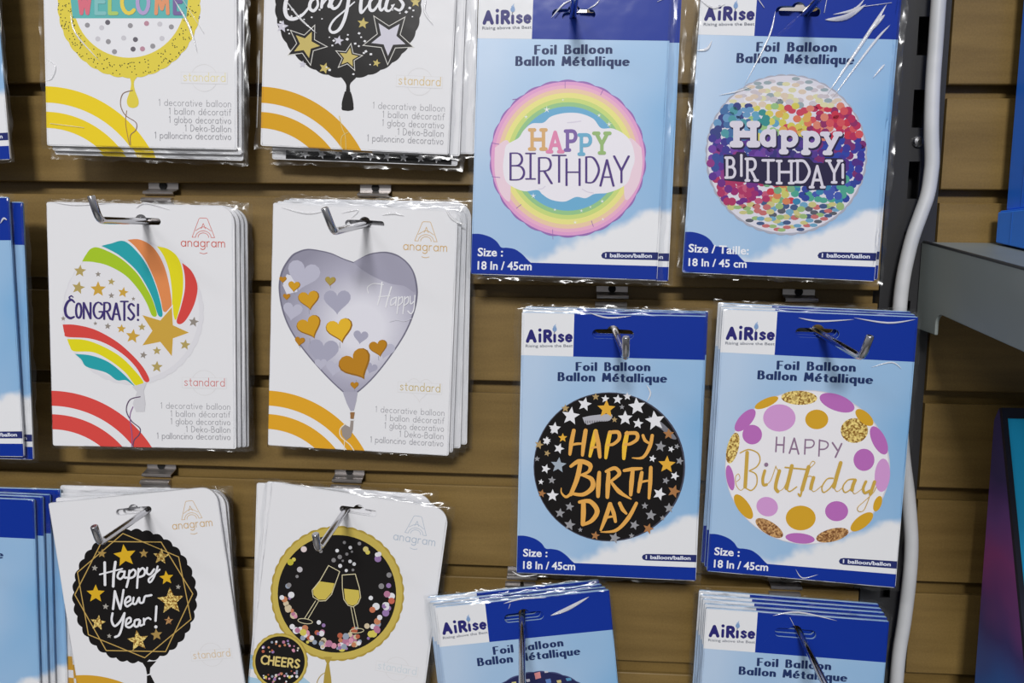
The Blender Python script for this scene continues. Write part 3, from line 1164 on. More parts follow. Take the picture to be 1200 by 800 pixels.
# ---- white packets: shared printing
def white_common(key, root, tint, stripe, std_rgb, heart=False, contents=True, stripes2=None):
    # corner stripes: two rings about a centre below the lower left corner
    p = Print(lift=TH / 2 + .00005)
    cx, cz = -WHITE_W / 2, -0.2325
    st = ink(stripe, 0.4, 0.3)
    for ro, ri in ((0.0890, 0.0773), (0.0707, 0.0590)):
        n = 40
        poly = [(cx + ro * math.cos(math.pi / 2 * i / n), cz + ro * math.sin(math.pi / 2 * i / n)) for i in range(n + 1)]
        poly += [(cx + ri * math.cos(math.pi / 2 * i / n), cz + ri * math.sin(math.pi / 2 * i / n)) for i in range(n, -1, -1)]
        poly = [(min(max(q[0], cx), .08), q[1]) for q in poly]
        # keep what lies on the card
        a = math.asin((-WHITE_H - cz) / ro)
        b = math.asin((-WHITE_H - cz) / ri)
        poly = [(cx + ro * math.cos(a + (math.pi / 2 - a) * i / n), cz + ro * math.sin(a + (math.pi / 2 - a) * i / n)) for i in range(n + 1)]
        poly += [(cx + ri * math.cos(b + (math.pi / 2 - b) * i / n), cz + ri * math.sin(b + (math.pi / 2 - b) * i / n)) for i in range(n, -1, -1)]
        p.poly(poly, st, local=True)
    p.build('corner_stripes', root)
    # maker's mark, in mm on the card
    q = Print(lift=TH / 2 + .00005)
    mk = ink(tint, 0.45, 0.3)
    S = 0.001
    lx, lz = 47.0 * S, -9.5 * S
    w = 0.00042
    P = lambda a, b: (lx + a * S, lz + b * S)
    q.stroke([P(-8.5, -14.5), P(-3.2, -.6), P(-2.4, 0), P(2.4, 0), P(3.2, -.6), P(8.5, -14.5), P(5.8, -14.5)], w, mk)
    q.stroke([P(-8.5, -14.5), P(-5.8, -14.5)], w, mk)
    q.stroke([P(-1.6, -8), P(0, -4), P(1.6, -8)], w, mk)
    for r in (5.8, 4.0):
        q.stroke([P(r * math.cos(math.pi * i / 16), -14.5 + r * .85 * math.sin(math.pi * i / 16)) for i in range(17)], w, mk)
    q.stroke([P(-5.8, -9.5), P(0, -6.6), P(5.8, -9.5)], w, mk, smooth=True)
    # letters: a flipped vertical axis, so lay them with the baseline helper in card space
    q.s = 0.0016
    txt = Print(lift=TH / 2 + .00005)
    def line(pr, s, x0, x1, z, cap, mat, wd):
        G = [glyph_strokes(c) for c in s]
        tr = 0.24
        tot = sum(g[0] for g in G) + tr * (len(G) - 1)
        k = (x1 - x0) / tot
        x = 0
        pr.up()
        for gw, sts in G:
            for sq in sts:
                pr.stroke([(x0 + (x + a) * k, z + b * cap) for a, b in sq], wd, mat, up=False)
            x += gw + tr
    line(q, 'anagram', 30.2 * S, 63.0 * S, -31.0 * S, 6.3 * S, mk, .00062)
    q.stroke([(44.2 * S, -35.6 * S), (47 * S, -36.3 * S), (49.8 * S, -35.6 * S)], w, mk, smooth=True)
    q.build('brand_mark', root)
    # standard size mark
    sm = Print(lift=TH / 2 + .00005)
    pale = ink((214, 212, 212), 0.45, 0.3)
    c0 = (46.5 * S, -135.2 * S)
    if heart:
        H = [(c0[0] + .95 * S * 1.0 * (16 * math.sin(t) ** 3) * .62, c0[1] + S * .62 * (13 * math.cos(t) - 5 * math.cos(2 * t) - 2 * math.cos(3 * t) - math.cos(4 * t)) - .0005) for t in [i * 2 * math.pi / 40 for i in range(41)]]
        sm.stroke(H, .0003, pale)
    else:
        sm.stroke([(c0[0] + 9.6 * S * math.cos(i * math.pi / 20), c0[1] + 9.6 * S * math.sin(i * math.pi / 20)) for i in range(41)], .0003, pale)
    sm.poly([(29.5 * S, -131.2 * S), (63.5 * S, -131.2 * S), (63.5 * S, -139.3 * S), (29.5 * S, -139.3 * S)], WHITE_CARD, local=True, convex=True)
    sm.stroke([(29.5 * S, -131.2 * S), (63.5 * S, -131.2 * S), (63.5 * S, -139.3 * S), (29.5 * S, -139.3 * S), (29.5 * S, -131.2 * S)], .00022, pale)
    line(sm, 'standard', 31.4 * S, 62.0 * S, -137.6 * S, 6.2 * S, ink(std_rgb, 0.45, 0.3), .00062)
    sm.build('size_mark', root)
    if contents:
        g = ink((160, 160, 165), 0.45, 0.3)
        rows = [('1 decorative balloon', 13.0, -155.6), ('1 ballon d\u00e9coratif', 20.5, -161.7), ('1 globo decorativo', 20.5, -167.7), ('1 Deko-Ballon', 32.2, -173.6), ('1 palloncino decorativo', 9.8, -179.2)]
        for s, x0, z in rows:
            line(txt, s, x0 * S, 66.0 * S, z * S, 4.6 * S, g, .00042)
        txt.build('contents_text', root)


card_w = make_card(WHITE_W, WHITE_H, 0.013, WHITE_SLOT, WHITE_CARD)
card_b = make_card(BLUE_W, BLUE_H, 0.0015, BLUE_SLOT, SKY)
W_SLOT_Z, B_SLOT_Z = -0.0130, -0.0150


def white_front(key, label, tint, stripe, std, folds=(), margins=(.0025, .004, .003, .0035), **kw):
    root = packet_root(key, label, GRP_W, 'balloon_packet')
    c = clone(card_w, root)
    white_common(key, root, tint, stripe, std, **kw)
    adopt(film_sleeve(WHITE_W, WHITE_H, *margins, seed=len(key) * 7 + ord(key[0]), folds=folds), root)
    return root


def white_behind(key, what, specs, stripe=(208, 160, 44)):
    for k, (dx, dz, droll, note) in enumerate(specs, 1):
        r = behind(key, note, 'white packets hanging behind the front ones', 'balloon_packet', k, 0.0030, dx, dz, droll, W_SLOT_Z)
        clone(card_w, r)
        p = Print(lift=TH / 2 + .00005)
        cx, cz, n = -WHITE_W / 2, -0.2325, 20
        for ro, ri in ((0.0890, 0.0773), (0.0707, 0.0590)):
            a, b = math.asin((-WHITE_H - cz) / ro), math.asin((-WHITE_H - cz) / ri)
            p.poly([(cx + ro * math.cos(a + (math.pi / 2 - a) * i / n), cz + ro * math.sin(a + (math.pi / 2 - a) * i / n)) for i in range(n + 1)] +
                   [(cx + ri * math.cos(b + (math.pi / 2 - b) * i / n), cz + ri * math.sin(b + (math.pi / 2 - b) * i / n)) for i in range(n, -1, -1)], ink(stripe, 0.4, 0.3), local=True)
        p.build('corner_stripes', r)
        adopt(film_sleeve(WHITE_W, WHITE_H, .0025, .004, .003, .0035, seed=k * 31 + len(key)), r)


# ---- blue packets: printing laid out once on the black-and-gold birthday packet, then copied
def blue_parts():
    parts = {}
    p = Print('black_birthday', TH / 2 + .00005)
    W2 = BLUE_W / 2
    # white panel, blue header, blue footer with two humps, count pill: pattern of the card face
    xs = -W2 + 0.0385
    p.poly([(-W2, -.0006), (xs, -.0006), (xs, -0.0322), (-W2, -0.0322)], ink((226, 227, 230), 0.45, 0.3), local=True, convex=True)
    parts['logo_panel'] = p
    p = Print('black_birthday', TH / 2 + .00005)
    hdr = [(xs, -.0006), (W2, -.0006), (W2, -0.0322), (xs, -0.0322)]
    a, b = add_loop_hole(hdr, BLUE_SLOT)
    tri = tessellate_polygon([a, b])
    fl = hdr + BLUE_SLOT
    p.up()
    for t in tri:
        p._face([fl[i] for i in t], BLUE, True)
    parts['header_band'] = p
    p = Print('black_birthday', TH / 2 + .00005)
    p.base(560, 500, 4.0)
    foot = [(190, 508), (215, 508), (245, 514), (275, 526), (300, 545), (318, 568), (345, 570), (380, 577), (412, 598), (436, 622), (452, 636)]
    lp = [p.loc(*q) for q in catmull(foot, 4)]
    lp[0] = (-W2 + .0002, lp[0][1])
    lp = [(max(q[0], -W2 + .0002), q[1]) for q in lp]
    zr = p.loc(1026, 659)[1]
    zbar = (lp[-1][1] + zr) / 2
    lp += [(W2 - .0002, zbar + .0004), (W2 - .0002, -BLUE_H + .0003), (-W2 + .0002, -BLUE_H + .0003)]
    p.poly(lp, BLUE, local=True)
    parts['footer_band'] = p
    p = Print('black_birthday', TH / 2 + .0001).base(560, 500, 4.0)
    pill = [(1026, 598), (790, 593), (775, 597), (768, 608), (773, 619), (788, 624), (1026, 632)]
    lq = [p.loc(*q) for q in pill]
    lq[0] = (W2 - .0002, lq[0][1])
    lq[-1] = (W2 - .0002, lq[-1][1])
    p.poly(lq, NAVY, local=True)
    parts['count_band'] = p
    q = Print('black_birthday', TH / 2 + .00016)
    q.base(560, 320, 4.0)
    lg = ink((42, 40, 112), 0.4, 0.3)
    S = 50
    for ch, x0, x1 in (('A', 233, 268), ('R', 314, 342)):
        q.glyph(ch, x0, x1, 271, 318, lg, 16)
    q.stroke([(291, 288), (291, 318)], 14, lg)
    q.disc(291, 266, 8, lg)
    q.stroke([(360, 290), (360, 318)], 14, lg)
    for ch, x0, x1 in (('s', 380, 400), ('e', 414, 439)):
        q.glyph(ch, x0, x1, 288 if ch == 's' else 289, 318, lg, 12, xh=True)
    gry = ink((118, 122, 134), 0.4, 0.3)
    q.font('Rising above the Best', (224, 346), (445, 345), 13, gry, 0.008)
    q.disc(360, 262, 10, ink((128, 158, 200), .4, .3), 12)
    q.stroke([(361, 273), (357, 278), (360, 284)], 3, gry)
    q.poly([(352, 250), (360, 243), (366, 236), (364, 247), (369, 252)], ink((150, 176, 210), .4, .3))
    parts['brand_logo'] = q
    c = Print('black_birthday', TH / 2 + .00016)
    c.base(560, 320, 4.0)
    cp = ink((34, 52, 98), 0.4, 0.3)
    c.text('Foil Balloon', (464, 455), (802, 456), 37, cp, 8, nib=(13, 4.5), track=.42)
    c.text('Ballon M\u00e9tallique', (380, 502), (880, 510), 37, cp, 8, nib=(13, 4.5), track=.40)
    parts['caption'] = c
    n = Print('black_birthday', TH / 2 + .00016)
    n.base(560, 500, 4.0)
    wt = ink((232, 234, 240), 0.4, 0.3)
    n.font('Size :', (212, 604), (326, 607), 36, wt, 0.022)
    n.font('18 In / 45cm', (212, 662), (456, 668), 36, wt, 0.022)
    parts['size_text'] = n
    n2 = Print('confetti', TH / 2 + .00016)
    n2.base(780, 160, 4.0)
    n2.font('Size / Taille:', (106, 540), (388, 553), 38, wt, 0.022)
    n2.font('18 In / 45 cm', (106, 605), (378, 614), 36, wt, 0.022)
    parts['size_text_fr'] = n2
    t = Print('black_birthday', TH / 2 + .00016)
    t.base(560, 500, 4.0)
    t.font('1 balloon/ballon', (786, 616), (996, 621), 17, ink((222, 226, 240), .4, .3), 0.03)
    parts['count_text'] = t
    return {k: w.build(k.replace('_fr', ''), None) for k, w in parts.items()}


BP = blue_parts()


def blue_dress(root, fr=False, text=True):
    clone(card_b, root)
    for k in ('logo_panel', 'header_band', 'footer_band', 'count_band'):
        clone(BP[k], root)
    clone(BP['brand_logo'], root)
    if text:
        clone(BP['caption'], root)
    clone(BP['size_text_fr' if fr else 'size_text'], root)
    clone(BP['count_text'], root)


def blue_front(key, label, folds=(), margins=(.0035, .004, .002, .003), fr=False, amp=.0004):
    root = packet_root(key, label, GRP_B, 'balloon_packet')
    blue_dress(root, fr)
    adopt(film_sleeve(BLUE_W, BLUE_H, *margins, seed=len(key) * 5 + ord(key[1]), folds=folds, amp=amp), root)
    return root


def blue_behind(key, specs, gap=0.0030):
    for k, (dx, dz, droll, note) in enumerate(specs, 1):
        r = behind(key, note, 'blue packets hanging behind the front ones', 'balloon_packet', k, gap, dx, dz, droll, B_SLOT_Z)
        blue_dress(r)
        adopt(film_sleeve(BLUE_W, BLUE_H, .0035, .004, .002, .003, seed=k * 17 + len(key), amp=.0004), r)


def art(key, above=False):
    """a sheet of print on a card; above: laid over the print built before it"""
    return Print(key, LAST[0] + .00003 if above else TH / 2 + .00012)



def fold_px(key, lst):
    p = Print(key)
    return [([p.loc(*q) for q in path], r) for path, r in lst]


WHITE = lambda: ink((228, 228, 232), 0.4, 0.35)
BLACK = lambda: ink((24, 22, 22), 0.35, 0.4)
SILVER = lambda: ink((196, 196, 208), 0.3, 0.4)
CREAM = lambda: ink((214, 192, 120), 0.35, 0.4)
GREY = lambda: ink((120, 120, 124), 0.4, 0.3)


# ================= WELCOME (top left)
def packet_welcome():
    key = 'welcome'
    root = white_front(key, 'white packet with a yellow-rimmed WELCOME balloon, at the top left', (214, 150, 120), (232, 204, 36), (226, 216, 170),
                       folds=fold_px(key, [([(205, 0), (222, 30), (232, 62)], .0007), ([(215, 0), (240, 40)], .0004), ([(84, 15), (90, 40), (118, 72)], .0005), ([(56, 70), (66, 78), (62, 92), (54, 95)], .0003), ([(60, 145), (100, 150)], .0004)]), margins=(.004, .005, .003, .003))
    a = art(key)
    yel = ink((222, 204, 74), .35, .4)
    a.disc(152, 5, 84, yel, 87, scallop=34, depth=.015)
    a.base(0, 0, 4)
    a.poly([(598, 345), (655, 345), (632, 382), (634, 420), (652, 470), (648, 498), (625, 507), (604, 498), (598, 470), (614, 420), (616, 380)], yel, smooth=True)
    a.base(0, 0, 1)
    a.disc(152, 3, 65, WHITE())
    a.poly([(82, -14), (222, -14), (219, 22), (86, 22)], ink((96, 178, 176), .4, .3))
    rnd = random.Random(4)
    dk = ink((64, 66, 44), .4, .3)
    a.up()
    for i in range(190):
        t = rnd.uniform(0, math.pi)
        r = rnd.uniform(67, 84)
        a.disc(152 + r * math.cos(t), 4 + r * 1.02 * math.sin(t), .75, dk, n=6, up=False)
    a.base(0, 0, 4)
    for x, y, c in ((413, 120, 0), (480, 132, 1), (508, 107, 2), (614, 122, 0), (690, 112, 3), (752, 115, 1), (806, 128, 0), (462, 184, 1), (511, 197, 0), (583, 180, 1), (638, 187, 2), (762, 182, 1), (540, 244, 0), (627, 232, 2), (671, 231, 3), (719, 218, 0)):
        a.disc(x, y, 12, ink(((150, 148, 152), (200, 198, 204), (104, 100, 108), (186, 140, 156))[c], .4, .3))
    a.stroke([(625, 425), (580, 440), (568, 490), (590, 540), (640, 575), (640, 610), (615, 635), (615, 680)], 4, ink((140, 112, 96), .4, .3), smooth=True)
    a.stroke([(597, 520), (592, 580), (610, 680)], 3, ink((160, 120, 80), .4, .3), smooth=True)
    bp = a.build('balloon_picture', root, 'yellow-rimmed WELCOME balloon picture')
    t = art(key, True)
    t.base(0, 0, 4)
    for ch, x0, x1, c in (('W', 372, 428, (214, 112, 128)), ('E', 455, 495, (130, 190, 190)), ('L', 518, 550, (170, 200, 110)), ('C', 575, 622, (226, 204, 84)), ('O', 648, 700, (176, 160, 204)), ('M', 735, 790, (222, 150, 110)), ('E', 822, 856, (120, 104, 156))):
        t.glyph(ch, x0, x1, -38, 65, ink(c, .4, .3), 18)
    t.build('lettering', bp)


packet_welcome()
white_behind('welcome', '', [(.0022, -.0030, 0, 'white packet directly behind the yellow WELCOME packet, its lower edge peeping out'), (.0042, -.0062, .012, 'rearmost white packet in the stack of the yellow WELCOME balloon')], (232, 204, 36))


# ================= starry black Congrats (top, second column)
def packet_starry():
    key = 'starry'
    root = white_front(key, 'white packet with a black starry Congrats balloon, at the top beside the blue packet', (200, 170, 90), (214, 160, 30), (214, 190, 140),
                       folds=fold_px(key, [([(500, 0), (498, 14), (508, 30)], .0007), ([(335, 0), (352, 22), (372, 40)], .0006), ([(305, 60), (302, 150)], .0005)]), margins=(.0045, .003, .003, .003))
    a = art(key)
    a.disc(408.5, 6, 86, BLACK(), 86.5, scallop=34, depth=.015)
    a.base(320, 0, 6.667)
    a.poly([(530, 600), (650, 600), (607, 655), (605, 705), (622, 780), (632, 850), (612, 865), (560, 865), (538, 850), (552, 780), (572, 705), (570, 655)], BLACK(), smooth=True)
    a.stroke([(560, 718), (612, 718)], 9, WHITE())
    a.base(290, 0, 4)
    a.poly([(458, 430), (484, 430), (498, 485), (494, 512), (472, 521), (448, 510), (444, 482)], BLACK(), smooth=True)
    a.base(320, 0, 6.667)
    gs, ss = ink((196, 178, 104), .35, .4), ink((204, 202, 214), .3, .4)
    for x, y, r, m, rot, ro in ((262, 350, 108, gs, 24, 172), (592, 452, 78, gs, 10, 118), (905, 300, 140, ss, 38, 215)):
        a.star(x, y, ro, ink((214, 212, 206), .35, .4), rot)
        a.star(x, y, ro - 14, BLACK(), rot)
        a.star(x, y, r, m, rot)
    for x, y, r, m, rot in ((705, 185, 46, gs, 8), (405, 535, 46, gs, 20), (810, 495, 32, gs, 15), (75, 210, 50, ss, 10), (515, 320, 42, ss, 12), (1115, 20, 42, gs, 0), (235, 505, 30, ss, 5)):
        a.star(x, y, r, m, rot)
    rnd = random.Random(12)
    a.up()
    for i in range(90):
        t, q = rnd.uniform(0, math.pi), 86 * math.sqrt(rnd.uniform(.15, .93))
        x, y = (408.5 + q * math.cos(t) - 320) * 6.667, (6 + q * math.sin(t)) * 6.667
        if any(math.hypot(x - c[0], y - c[1]) < c[2] for c in ((262, 350, 150), (592, 452, 100), (905, 300, 185), (500, 90, 120))):
            continue
        s = rnd.uniform(7, 15)
        an = rnd.uniform(0, 1.5)
        a._face([a.loc(x + s * math.cos(an + k * math.pi / 2), y + s * .8 * math.sin(an + k * math.pi / 2)) for k in range(4)], WHITE(), True)
    a.base(290, 0, 4)
    a.stroke([(432, 545), (445, 600), (460, 640), (463, 700)], 3.5, CREAM(), smooth=True)
    a.stroke([(475, 620), (445, 640), (440, 680), (448, 700)], 3.5, CREAM(), smooth=True)
    bp = a.build('balloon_picture', root, 'black starry Congrats balloon picture')
    t = art(key, True)
    t.base(320, 0, 6.667)
    W = WHITE()
    t.taper([(190, -130), (120, -30), (98, 70), (115, 135), (165, 152), (235, 118), (290, 50), (320, -20)], [16, 30, 32, 30, 24, 16, 10], W)
    t.taper([(330, -10), (296, 20), (292, 70), (322, 88), (352, 50), (350, 5), (330, -12)], [22, 26, 24, 18, 16], W)
    t.taper([(400, -40), (390, 10), (382, 62)], [24, 26, 22], W)
    t.taper([(385, 50), (420, 0), (445, -20), (450, 20), (440, 55), (470, 50)], [10, 16, 24, 26, 14], W)
    t.taper([(520, -20), (478, -10), (456, 40), (478, 72), (515, 50), (545, -10)], [16, 26, 26, 20, 12], W)
    t.taper([(600, -40), (585, 60), (560, 160), (520, 235), (470, 258), (446, 225), (480, 160), (560, 90), (640, 20)], [26, 28, 26, 22, 18, 14, 10], W)
    t.taper([(700, -40), (690, 30), (688, 90), (700, 100), (735, 60), (760, 20)], [22, 28, 26, 14, 10], W)
    t.taper([(800, -20), (760, 20), (762, 78), (792, 84), (830, 30), (845, -20)], [18, 26, 24, 16, 12], W)
    t.taper([(848, -20), (835, 50), (850, 86), (885, 50)], [24, 26, 20, 10], W)
    t.taper([(925, -80), (890, 30), (885, 80), (915, 88), (950, 40)], [24, 28, 24, 16, 10], W)
    t.taper([(1020, -40), (990, -10), (1020, 40), (995, 85), (955, 72)], [12, 20, 26, 20, 18], W)
    t.build('lettering', bp)


packet_starry()
white_behind('starry', '', [(.0060, -.0010, -.01, 'white packet directly behind the black starry Congrats packet, a pale strip at its right'), (.0130, .0000, -.03, 'second white packet behind the black starry Congrats packet, reaching farther right')], (214, 160, 30))
r_ = behind('starry', 'rearmost packet behind the black starry Congrats packet, its dark lower edge hanging lowest', 'white packets hanging behind the front ones', 'balloon_packet', 3, .0030, .0035, -.0075, -.012, W_SLOT_Z)
c_ = clone(card_w, r_)
p_ = Print(lift=TH / 2 + .00005)
p_.poly([(-.060, -.176), (.066, -.176), (.066, -.1858), (-.060, -.1858)], BLACK(), local=True, convex=True)
for i_ in range(9):
    p_.star(-.045 + i_ * .0125, -.1815, .0035, WHITE(), i_ * 17)
p_.build('printed_border', r_)
adopt(film_sleeve(WHITE_W, WHITE_H, .003, .004, .003, .004, seed=77), r_)


# ================= rainbow CONGRATS!
def packet_rainbow_congrats():
    key = 'rainbow_congrats'
    root = white_front(key, 'white packet with a rainbow and gold star CONGRATS! balloon, under the WELCOME packet', (206, 96, 84), (214, 74, 68), (206, 132, 130),
                       folds=fold_px(key, [([(64, 237), (90, 240), (130, 238)], .0005), ([(160, 244), (172, 238), (200, 246)], .0005), ([(283, 290), (286, 400), (285, 500)], .0006)]), margins=(.001, .006, .002, .002))
    a = art(key)
    a.disc(156.5, 366, 83, ink((218, 217, 222), .4, .35), 85, scallop=36, depth=.012)
    a.disc(155, 364, 79, ink((224, 223, 227), .4, .35), 81)
    a.base(0, 200, 4)
    grn, teal, orn, yel, red = (ink(c, .38, .35) for c in ((164, 196, 40), (40, 160, 168), (222, 138, 82), (222, 212, 30), (212, 72, 66)))
    a.poly([(388, 425), (405, 395), (430, 365), (470, 362), (560, 405), (640, 475), (690, 550), (720, 610), (738, 675), (715, 678), (690, 620), (650, 555), (590, 490), (510, 445), (440, 428)], grn, smooth=True)
    a.poly([(478, 352), (520, 342), (585, 330), (650, 385), (700, 460), (740, 560), (765, 670), (745, 678), (722, 610), (690, 540), (640, 465), (560, 395)], teal, smooth=True)
    a.poly([(600, 324), (655, 322), (710, 350), (750, 400), (780, 470), (800, 560), (805, 640), (770, 660), (755, 600), (730, 520), (690, 430), (640, 360)], orn, smooth=True)
    a.poly([(738, 354), (790, 367), (835, 405), (858, 470), (860, 560), (845, 640), (825, 700), (810, 640), (808, 560), (795, 470), (770, 400)], yel, smooth=True)
    a.poly([(856, 432), (900, 470), (928, 540), (915, 620), (880, 690), (850, 718), (830, 705), (850, 640), (868, 560), (868, 490)], red, smooth=True)
    a.base(0, 370, 4)
    a.poly([(297, 40), (360, 42), (450, 65), (550, 120), (630, 190), (680, 250), (703, 300), (680, 305), (640, 240), (580, 180), (500, 130), (420, 105), (318, 98), (305, 80)], red, smooth=True)
    a.poly([(318, 108), (400, 112), (480, 140), (560, 185), (620, 240), (675, 310), (640, 326), (590, 265), (520, 210), (440, 170), (350, 165), (330, 140)], yel, smooth=True)
    a.poly([(355, 178), (430, 185), (510, 215), (580, 270), (638, 332), (615, 315), (590, 300), (550, 300), (500, 265), (410, 238), (385, 205)], teal, smooth=True)
    a.base(0, 0, 1)
    gold = ink((202, 162, 66), .35, .4)
    tips = [(202, 360), (222, 389.5), (202, 417), (167.5, 404.5), (167.5, 369)]
    cx, cy = 193, 388
    out = []
    for i in range(5):
        p, q = tips[i], tips[(i + 1) % 5]
        out += [p, (cx + ((p[0] + q[0]) / 2 - cx) * .54, cy + ((p[1] + q[1]) / 2 - cy) * .54)]
    big = [(cx + (p[0] - cx) * 1.12, cy + (p[1] - cy) * 1.12) for p in out]
    a.poly(big, ink((224, 223, 227), .4, .35))
    a.poly(out, gold)
    a.base(0, 200, 4)
    tan, gr = ink((178, 158, 96), .35, .4), ink((146, 138, 130), .35, .4)
    for x, y, r, m, rot in ((378, 470, 30, tan, 5), (370, 548, 32, tan, 12), (463, 555, 38, gold, 0), (463, 485, 14, gr, 0), (525, 520, 18, tan, 8), (580, 570, 26, gold, 10), (525, 585, 15, gr, 0), (628, 600, 10, gr, 0), (300, 692, 12, gr, 0), (508, 728, 16, gr, 6), (572, 740, 22, gold, 4), (625, 775, 35, gold, 8), (668, 732, 19, tan, 0), (910, 708, 25, gr, 10),
                            (870, 815, 26, tan, 8), (738, 843, 21, tan, 0), (675, 863, 18, gr, 12), (738, 918, 28, tan, 3), (450, 715, 10, gr, 0)):
        a.star(x, y, r, m, rot)
    a.base(0, 370, 4)
    a.poly([(622, 330), (692, 310), (676, 350), (684, 410), (680, 448), (640, 448), (625, 410), (645, 355)], ink((206, 205, 210), .4, .35))
    a.stroke([(660, 378), (612, 392), (595, 440), (618, 490), (658, 525), (655, 555), (632, 580), (626, 612)], 5, ink((96, 76, 104), .4, .3), smooth=True)
    a.stroke([(626, 425), (612, 470), (622, 560), (620, 612)], 4, ink((140, 96, 150), .4, .3), smooth=True)
    bp = a.build('balloon_picture', root, 'white rainbow and gold star balloon picture')
    t = art(key, True)
    t.base(0, 200, 4)
    pur = ink((62, 50, 112), .4, .3)
    t.taper([(352, 616), (338, 604), (320, 616), (309, 645), (314, 676), (332, 690), (351, 684)], [8, 11, 12, 13, 13, 12, 8], pur)
    t.taper([(338, 606), (328, 594), (338, 586), (346, 592)], [8, 7, 6, 5], pur)
    for ch, x0, x1, yt, yb in (('O', 360, 385, 620, 690), ('N', 396, 428, 618, 692), ('G', 442, 478, 616, 692), ('R', 492, 522, 618, 695), ('A', 530, 566, 620, 698), ('T', 570, 602, 612, 700), ('S', 604, 632, 622, 698), ('!', 644, 656, 625, 700)):
        t.glyph(ch, x0, x1, yt, yb, pur, 9, nib=(11, 7))
    t.build('lettering', bp)


packet_rainbow_congrats()
white_behind('rainbow_congrats', '', [(.0026, .0004, 0, 'white packet directly behind the rainbow CONGRATS! packet, one thin edge at its right'), (.0048, .0000, -.004, 'second white packet behind the rainbow CONGRATS! packet, its rounded corner showing'), (.0068, -.0004, .0, 'rearmost white packet of the rainbow CONGRATS! stack, clear film at its right')], (214, 74, 68))


